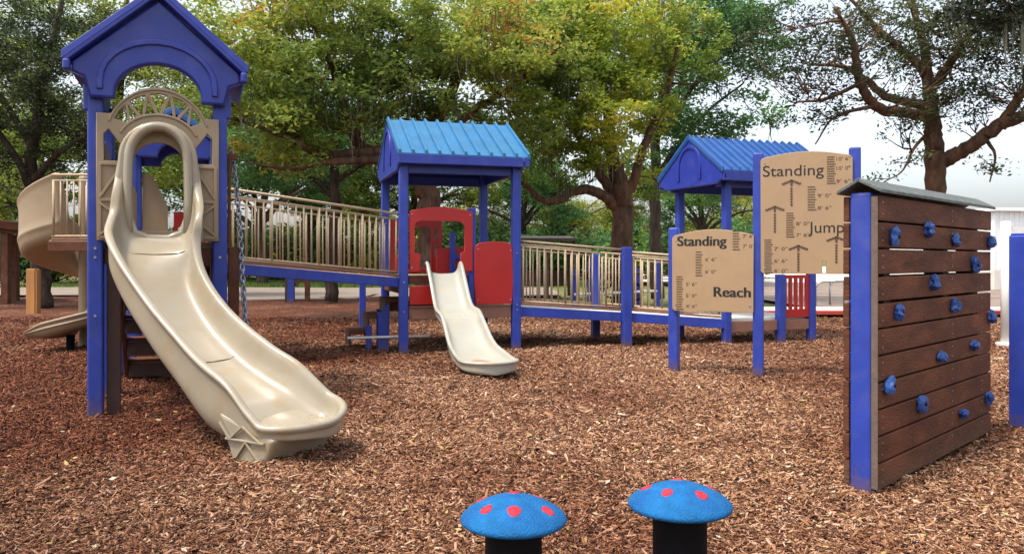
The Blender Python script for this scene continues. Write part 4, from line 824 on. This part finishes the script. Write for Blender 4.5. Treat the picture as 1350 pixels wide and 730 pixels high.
# dark trees at left
Y = 23
tree(gr(54, Y), [L((55, 406, Y, .32), (54, 350, Y, .25), (50, 290, Y, .22), (40, 230, Y, .17), (50, 150, Y, .15), (70, 60, Y, .1), (90, -40, Y, .05)), L((42, 240, Y, .12), (80, 200, Y-.4, .08), (130, 170, Y-.7, .05)), L((42, 250, Y, .12), (10, 190, Y-.4, .09), (-40, 130, Y-.6, .05)), L((46, 200, Y, .12), (10, 140, Y, .08), (-30, 90, Y, .04))],
    [B(20, 110, Y-.5, 2.2, 2, 1.8, 1.3), B(80, 140, Y-.5, 1.8, 1.8, 1.5, 1.2), B(10, 190, Y-.6, 1.6, 1.6, .8), B(-60, 60, Y, 2.6, 2.6, 2.6), B(60, 50, Y, 2.4, 2.4, 1.2, .9), B(110, 200, Y, 1.2, 1.3, .8), B(40, 250, Y, 1.5, 1.2, .4, .7)],
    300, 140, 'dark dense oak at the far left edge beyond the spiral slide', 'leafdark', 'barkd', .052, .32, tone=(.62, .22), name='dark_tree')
Y = 30
tree(gr(150, Y), [L((150, 390, Y, .3), (152, 300, Y, .27), (150, 200, Y, .23), (160, 80, Y, .15), (170, -30, Y, .07)), L((150, 230, Y, .15), (110, 170, Y, .1), (60, 120, Y, .06)), L((152, 200, Y, .15), (210, 150, Y, .1), (270, 100, Y, .06))],
    [B(80, 30, Y, 3, 2.6, 1.7), B(60, 240, Y, 2.6, 2, .8), B(160, 60, Y, 2.6, 2.6, 1.5), B(250, 60, Y, 2.5, 2.5, 1.7), B(210, 150, Y, 2.8, 2.6, 2.2), B(230, 230, Y, 2.2, 2, 1.2), B(100, 180, Y, 2.8, 2.4, 1.6), B(30, 120, Y, 2.4, 2.4, 2), B(270, 150, Y, 2, 2, 2)],
    420, 130, 'broad green oak behind the tall left tower and its arched panel', 'leafolive', 'barkd', .075, .5, tone=(.48, .22), moss=20)
Y = 26
tree(gr(440, Y), [L((436, 398, Y, .22), (438, 330, Y, .19), (442, 270, Y, .17), (440, 200, Y, .14), (450, 120, Y, .1)), L((440, 260, Y, .12), (400, 225, Y, .09), (350, 210, Y, .05)), L((441, 240, Y, .1), (480, 215, Y, .08), (520, 200, Y, .04))],
    [B(340, 215, Y, 1.8, 1.7, .75), B(430, 190, Y, 2.4, 2, 1.0), B(400, 240, Y, 1.5, 1.5, .45), B(330, 170, Y, 2.2, 2, 1.5), B(490, 160, Y, 2, 2, 1.3), B(400, 130, Y, 3, 2, 1.5), B(600, 180, Y+2, 2.5, 2, 1.2)],
    280, 130, 'green tree with a dark trunk standing beyond the long bridge', 'leafgreen', 'barkd', .065, .42, tone=(.42, .2), name='slim_tree')
# unseen tree added behind the camera to shade the left foreground
tree(Vector((-7.5, -3.0, 0)), [[(-7.5, -3, -.1, .4), (-7.5, -2.9, 2.5, .33), (-7.2, -2.2, 5, .25), (-7, -.8, 7.2, .14), (-6.6, 0, 8.5, .07)], [(-7.3, -2.3, 4.6, .2), (-8.6, -1, 6.6, .14), (-10, .6, 7.6, .07)], [(-7.3, -2.3, 4.6, .2), (-5.5, -1.5, 6.8, .13), (-4, -.6, 7.9, .06)]],
    [(-8, .5, 7.6, 2.2, 2, .9), (-6, 1.2, 7.9, 1.8, 1.6, .8), (-10.5, 1.5, 7.4, 1.8, 1.8, .9), (-4.6, -.6, 7.9, 1.6, 1.5, .8), (-8.5, 3.2, 8.3, 1.8, 1.4, .7, .7)], 110, 70, 'large unseen oak added behind the viewer at left to shade the left foreground', 'leafgreen', 'barkd', .08, .42, tone=(.5, .2))
# park trees farther back: two built, then copied with their parts
def distant(leafm, barkm, seed, lab, nm, gp, dens=1):
    random.seed(seed); root = Vector((0, 300+seed, 0))
    limbs = [[(0, root.y, -.1, .34), (.05, root.y, 1.6, .28), (-.1, root.y, 3.4, .24), (.2, root.y, 5.5, .18), (.1, root.y, 8.5, .08)]]
    for k in range(5):
        an = k*1.3+seed; d = Vector((math.cos(an), math.sin(an)*.8, 0)); limbs.append([(0, root.y, 2.7+.3*k, .16), tuple(Vector((0, root.y, 3.8+.3*k))+d*1.2)+(.12,), tuple(Vector((0, root.y, 4.3+.5*k))+d*3)+(.07,), tuple(Vector((0, root.y, 4.2+.8*k))+d*4.5)+(.03,)])
    bl = [(random.uniform(-3, 3), root.y+random.uniform(-2, 2), random.uniform(4.2, 8.5), random.uniform(1.6, 2.4), 2, random.uniform(.8, 1.3)) for _ in range(9)]
    return tree(root, limbs, bl, int(190*dens), 110, lab, leafm, barkm, .11, .55, group=gp, tone=(.5, .2), name=nm)
def copytree(o, parent=None):
    c = o.copy(); COL.objects.link(c); c.parent = parent
    for ch in list(o.children): copytree(ch, c)
    return c
GP = 'park trees far behind the playground'
dA = distant('leafgreen', 'barkd', 3, '', 'park_tree', GP); dB = distant('leafolive', 'barkd', 5, '', 'park_tree', GP); dC = distant('leafbright', 'barkg', 9, '', 'park_tree', GP, .8)
places = [(dA, 345, 44, 1.0, .3, 'dark trunked green park tree left of centre, seen through the long bridge'), (dB, 405, 48, 1.1, 1.3, 'olive park tree far behind the middle of the long bridge'), (dA, 262, 50, 1.15, 2.2, 'green park tree far behind the right post of the tall left tower'),
    (dC, 480, 62, 1.0, .9, 'bright yellow green park tree just left of the middle tower'), (dB, 60, 46, 1.05, 4.0, 'olive park tree far behind the spiral slide'), (dC, 5, 58, 1.1, 2.0, 'bright park tree at the far left edge above the brown shelter'),
    (dC, 620, 66, .9, 3.1, 'bright park tree seen between the posts of the middle tower'), (dA, 690, 50, .95, 5.1, 'green park tree just right of the middle tower'), (dC, 745, 60, .95, .5, 'bright park tree behind the dark roofed shelter'),
    (dC, 810, 70, 1.0, 2.6, 'bright park tree behind the thick forked oak trunk'), (dA, 925, 44, .82, 1.7, 'green park tree seen between the posts of the right tower'), (dC, 970, 60, .85, 4.4, 'bright park tree behind the right tower'), (dB, 545, 52, 1.1, 5.5, 'olive park tree far behind the blue roof of the middle tower')]
used = set()
for proto, px, Yd, sc, rz, lab in places:
    o = proto if id(proto) not in used else copytree(proto); used.add(id(proto))
    o.location = ((px-675)/FPX*Yd, Yd, 0); o.scale = (sc, sc, sc); o.rotation_euler = (0, 0, rz); o['label'] = lab
# bushes of the sunlit edge behind
def bush(leafm, seed, nm, gp):
    r = thing(nm, Vector((0, 400+seed, 0)), '', 'bush', gp); a = RNG.uniform(-1, 1, (60, 3)); A = np.stack([a[:, 0]*2.4, 400+seed+a[:, 1]*1.4, .5+np.abs(a[:, 2])*2.0*(1-.35*np.abs(a[:, 0]))], -1)
    V, tn = leaves(A, 90, .42, .12, .5+RNG.normal(0, .15, 60), .8); npmesh('foliage', V, 4, leafm, r, tone=tn)
    mb = MB()
    for k in range(12): mb.tube([r.location+Vector((random.uniform(-.3, .3), 0, -.05)), Vector(A[k*4])], [.04, .01], 5)
    mb.build('stem', 'barkd', r, smooth=True); return r
bg_, bb_, bk_ = bush('leafgold', 1, 'bush', 'bushes at the sunlit edge of the park'), bush('leafbright', 2, 'bush', 'bushes at the sunlit edge of the park'), bush('leafgreen', 4, 'bush', 'bushes at the sunlit edge of the park')
bl = [(bg_, 325, 58, 1.0, 'golden bush seen through the left end of the long bridge'), (bg_, 385, 64, 1.2, 'golden bush behind the left half of the long bridge'), (bg_, 440, 60, 1.1, 'golden bush behind the right half of the long bridge'), (bb_, 495, 62, 1.1, 'yellow green bush just left of the middle tower'),
    (bk_, 15, 44, 1.0, 'green bush at the far left beyond the brown shelter'), (bb_, 75, 52, 1.1, 'yellow green bush behind the spiral slide'), (bk_, 225, 60, 1.3, 'green bush seen through the mouth of the big slide'), (bg_, 560, 66, 1.0, 'golden bush seen through the doorway of the middle tower'), (bg_, 655, 64, 1.2, 'golden bush just left of the right post of the middle tower'),
    (bb_, 700, 56, 1.2, 'yellow green bush behind the dark roofed shelter'), (bb_, 775, 62, 1.3, 'yellow green bush left of the thick forked trunk'), (bb_, 850, 58, 1.1, 'yellow green bush between the two trunks behind the ramp'), (bg_, 890, 66, 1.2, 'golden bush behind the left board'), (bb_, 935, 58, 1.3, 'yellow green bush behind the posts of the right tower'), (bb_, 980, 64, 1.2, 'yellow green bush beside the taller board'), (bg_, 735, 68, 1.3, 'golden bush far behind the ramp railing')]
bo_ = bush('leafolive', 6, 'bush', 'bushes at the sunlit edge of the park')
bl += [(bk_, 300, 50, 1.5, 'green bush just right of the tall left tower, beyond the bridge'), (bo_, 365, 52, 1.4, 'olive bush under the dark trunked park tree beyond the bridge'), (bk_, 425, 52, 1.5, 'green bush beyond the middle of the long bridge'), (bo_, 520, 50, 1.5, 'olive bush behind the left post of the middle tower'), (bk_, 610, 52, 1.5, 'green bush behind the red doorway panel'), (bo_, 672, 54, 1.5, 'olive bush behind the right post of the middle tower'),
    (bk_, 725, 50, 1.3, 'green bush behind the dark shelter posts'), (bk_, 830, 48, 1.3, 'green bush at the foot of the thick forked oak'), (bo_, 905, 50, 1.5, 'olive bush behind the left post of the right tower'), (bk_, 960, 52, 1.5, 'green bush behind the middle post of the right tower'), (bo_, 120, 48, 1.5, 'olive bush behind the left post of the tall tower'), (bk_, 50, 44, 1.3, 'green bush behind the column of the spiral slide')]
used = set()
for proto, px, Yd, sc, lab in bl:
    o = proto if id(proto) not in used else copytree(proto); used.add(id(proto))
    o.location = ((px-675)/FPX*Yd, Yd, 0); o.scale = (sc, sc, sc*1.05); o.rotation_euler = (0, 0, px*.07); o['label'] = lab
def bolts(fr, spots, b, parent, r_=.011):
    for a, z in spots: MB(fr).tube([fr(a, b, z), fr(a, b-.006, z)], r_, 10).build('bolt', 'metal', parent)
bolts(FL, [(.05, .84), (.05, 1.64), (WL-.08, .84)], -.10, lo); bolts(FH, [(.075, zh0+.07), (.075, zh1-.06), (WH-.07, zh0+.07), (WH-.07, zh1-.12)], -.10, hi)
bolts(FA, [(0, 1.42), (0, 1.50), (0, 2.9), (WA, 1.42), (0, .9)], -.064, tA, .012); bolts(FB, [(0, 1.06), (0, .62), (WB, .62), (WB, .7), (WB, 1.5)], -.068, tB, .012)
bolts(FB, [(.12, 2.08), (1.02, 2.08), (.12, 1.28)], -.052, tB); bolts(FB, [(1.14, .78), (1.66, .78), (1.14, 1.56), (1.66, 1.54)], -.062, tB)
bolts(Fr(FW(0, 0, 0), -FW.v), [(-.063, .35), (-.063, 1.1), (-.063, 1.65)], 0.001, cw) if False else None
# ------------------------------------------------------------------ background things
# brown shelter at the left edge
x8 = gr(8, 25)
sh = thing('park_shelter', (x8.x-1.5, 25, 0), 'low brown roofed park shelter at the far left edge', 'shelter')
MB().hexa([W(-110, 285, 24)+Vector((0, 0, -.12)), W(36, 300, 25)+Vector((0, 0, -.12)), W(40, 300, 28)+Vector((0, 0, -.12)), W(-110, 285, 28)+Vector((0, 0, -.12))], [W(-110, 279, 24), W(36, 294, 25), W(40, 294, 28), W(-110, 279, 28)]).build('roof', 'brown', sh, bevel=.01)
MB().beam(W(-110, 296, 24.2), W(32, 306, 25.1), .12, .16).build('beam', 'brown', sh, bevel=.01)
for px, Yd in ((8, 25), (-70, 24.6), (20, 27.8)): c = gr(px, Yd); MB().box(c.x-.11, c.x+.11, c.y-.1, c.y+.1, -.05, 2.25).build('post', 'brown', sh, bevel=.01)
c = G(44, 413); t = thing('timber_post', c, 'short orange timber post standing in the wood chips left of the spiral slide', 'post')
MB().box(c.x-.13, c.x+.10, c.y-.11, c.y+.11, -.05, 1.16).build('shaft', 'wood', t, bevel=.015); MB().box(c.x+.101, c.x+.14, c.y-.09, c.y+.09, -.05, 1.12).build('board', 'wood', t, bevel=.006)
# blue post frame far behind the bridge
c = G(384, 398)
fr_ = Fr(c, (1, .12)); t = thing('low_frame', c, 'low blue and brown post frame in the chips far behind the long bridge', 'frame')
MB(fr_).box(-.11, .11, -.1, .1, -.05, 1.02).build('post', 'post', t, bevel=.012); MB(fr_).box(.44, .60, -.08, .08, -.05, .95).build('post', 'brown', t, bevel=.01); MB(fr_).box(-.2, -.12, -.05, .05, .02, .8).build('board', 'brown2', t, bevel=.006)
MB(fr_).beam(fr_(.08, 0, .55), fr_(.5, 0, .85), .08, .10).build('brace', 'brown', t, bevel=.006); MB(fr_).box(-.3, .8, -.1, .1, .93, 1.01).build('crossbar', 'brown', t, bevel=.006)
# dark roofed shelter behind the ramp
sh = thing('dark_shelter', gr(722, 30), 'small dark flat roofed shelter on thin posts behind the ramp railing', 'shelter')
a, b = gr(684, 30), gr(758, 30)
MB().hexa([Vector((a.x, 29.5, 2.08)), Vector((b.x, 29.5, 2.08)), Vector((b.x, 32, 2.18)), Vector((a.x, 32, 2.18))], [Vector((a.x, 29.5, 2.20)), Vector((b.x, 29.5, 2.20)), Vector((b.x, 32, 2.34)), Vector((a.x, 32, 2.34))]).build('roof', 'shroof', sh, bevel=.01)
for x, y in ((a.x+.1, 29.7), ((a.x+b.x)/2, 29.7), (b.x-.08, 29.7), (a.x+.1, 31.8), (b.x-.1, 31.8)): MB().box(x-.06, x+.06, y-.06, y+.06, -.05, 2.1).build('post', 'barkg', sh, bevel=.008)
MB().box(a.x+.2, b.x-.2, 31.7, 31.78, .35, .95).build('back_board', 'brown2', sh, bevel=.006)
MB().box(a.x+.2, b.x-.2, 30.9, 31.4, .42, .47).build('bench', 'brown', sh, bevel=.006)
# second play structure behind the ramp
p2 = thing('climbing_frame', gr(810, 22), 'small blue post play frame with dark climbing rings behind the right ramp railing', 'play frame')
for px, zt in ((778, 1.30), (842, 1.15), (866, 1.4), (757, 1.1)):
    c = gr(px, 22+(px % 5)*.3); MB().box(c.x-.08, c.x+.08, c.y-.08, c.y+.08, -.05, zt).build('post', 'post', p2, bevel=.01)
for px, z, r in ((793, .95, .38), (808, .62, .30), (822, 1.0, .28), (836, .5, .24)):
    c = gr(px, 22.2); MB().tube([Vector((c.x+r*math.cos(k*.524), 22.2+.1*math.sin(k), z+r*math.sin(k*.524))) for k in range(12)], .035, 6, closed=True).build('ring', 'dark', p2, smooth=True)
a, b = gr(757, 22.3), gr(866, 22.3)
for z, m in ((.42, 'pipe'), (.95, 'barkg')): MB().tube([Vector((a.x, 22.25, z)), Vector((b.x, 22.25, z+.1))], .04, 8).build('crossbar', m, p2, smooth=True)
# bicycle racks at right
for i, px in enumerate((1090, 1108)):
    c = gr(px, 25+.8*i); t = thing('bicycle_rack', c, ('left' if not i else 'right')+' grey metal hoop rack beside the climbing wall, between it and the right tower', 'bicycle rack', 'hoop racks beside the climbing wall')
    MB().tube([Vector((c.x-.35, c.y, -.05)), Vector((c.x-.35, c.y, .5)), Vector((c.x-.27, c.y, .65)), Vector((c.x-.15, c.y, .70)), Vector((c.x+.9, c.y+.25, .70)), Vector((c.x+1.0, c.y+.27, .66)), Vector((c.x+1.05, c.y+.3, .5)), Vector((c.x+1.05, c.y+.3, -.05))], .028, 8).build('hoop', 'metal', t, smooth=True)
    MB().tube([Vector((c.x+.15, c.y+.1, -.05)), Vector((c.x+.15, c.y+.1, .69))], .024, 8).build('upright', 'metal', t, smooth=True)
# white sided building and pipe between wall and post
bd = thing('white_building', (24, 40, 0), 'pale blue white building with vertical siding at the right edge', 'building')
Fb = Fr((23.0, 38, 0), (1, .15))
MB(Fb).box(0, 16, 0, 9, .9, 3.7).build('wall', 'white', bd, bevel=.02); MB(Fb).box(-.02, 16.02, -.03, 9.03, -.05, .9).build('base', 'concrete', bd, bevel=.02)
mb = MB(Fb)
for i in range(60): mb.box(i*.27, i*.27+.06, -.035, -.002, .92, 3.66)
mb.build('siding_batten', 'white', bd); MB(Fb).box(-.2, 16.2, -.25, 9.2, 3.7, 3.85).build('roof_edge', 'white', bd, bevel=.02)
for a in (1.0, 3.4, 6.0): MB(Fb).box(a, a+1.2, -.04, .02, 1.2, 2.6).build('window', 'shingle', bd, bevel=.01)
c = gr(1326, 13); t = thing('white_pole', c, 'thin white metal pole standing between the climbing wall and the right edge post', 'pole')
MB().tube([Vector((c.x, c.y, -.05)), Vector((c.x, c.y, 2.02))], .075, 14).build('shaft', 'pipe', t, smooth=True); MB().lathe(Vector((c.x, c.y, 0)), [(.15, -.05), (.15, .04), (.08, .06)], 20).build('collar', 'concrete', t)
MB().beam(Vector((c.x, c.y, 1.9)), Vector((c.x+1.6, c.y+.2, 1.9)), .05, .05).build('arm', 'pipe', t)
# litter in the slide exits
V = []; tn = []
for cpos, n, rr in ((Vector((-1.32, 5.48, .315)), 26, .15), (FB(.62, -2.5, .14), 22, .16), (Vector((-3.05, 6.9, .0)), 0, .1)):
    for _ in range(n):
        p = np.array(cpos)+np.array([random.gauss(0, rr*.6), random.gauss(0, rr*.5), random.uniform(0, .004)]); th = random.uniform(0, 6.28); d_ = np.array([math.cos(th), math.sin(th), .1])*random.uniform(.006, .014); e_ = np.array([-math.sin(th), math.cos(th), .05])*.005
        V.append([p-d_, p+e_, p+d_, p-e_]); tn += [random.random()]*4
o = npmesh('leaf_litter', np.array(V), 4, 'debris', tone=np.array(tn)); tag(o, 'small dry leaf bits lying in the slide exits', 'leaf litter', kind='stuff')
# fallen leaves on the chips
n = 1500; Yl = 2.5*(22/2.5)**(RNG.random(n)**.8); Xl = (RNG.random(n)*1.46-.73)*Yl; th = RNG.uniform(0, 6.283, n); sz_ = RNG.uniform(.012, .026, n)*(1+.03*Yl)
dx = np.stack([np.cos(th), np.sin(th), RNG.normal(0, .25, n)], -1)*sz_[:, None]; dy = np.stack([-np.sin(th), np.cos(th), RNG.normal(0, .3, n)], -1)*sz_[:, None]*.45; P_ = np.stack([Xl, Yl, hgt(Xl, Yl)+.024], -1)
o = npmesh('fallen_leaves', np.stack([P_-dx, P_+dy-dx*.1, P_+dx, P_-dy-dx*.1], 1), 4, 'fallen', tone=np.repeat(RNG.random(n), 4)); tag(o, 'dry yellow and brown leaves scattered over the wood chips', 'fallen leaves', kind='stuff')
# grass beyond the path
n = 26000; X = RNG.uniform(-26, 4, n); Yg = RNG.uniform(41.5, 58, n); V = np.stack([np.stack([X-.05, Yg, 0*X-.05], -1), np.stack([X+.05, Yg, 0*X-.05], -1), np.stack([X+.03+RNG.normal(0, .04, n), Yg, RNG.uniform(.05, .22, n)], -1)], 1)
o = npmesh('grass', V, 3, 'grassm', tone=np.repeat(RNG.random(n), 3)); tag(o, 'short green grass beyond the pale path', 'grass', kind='stuff')
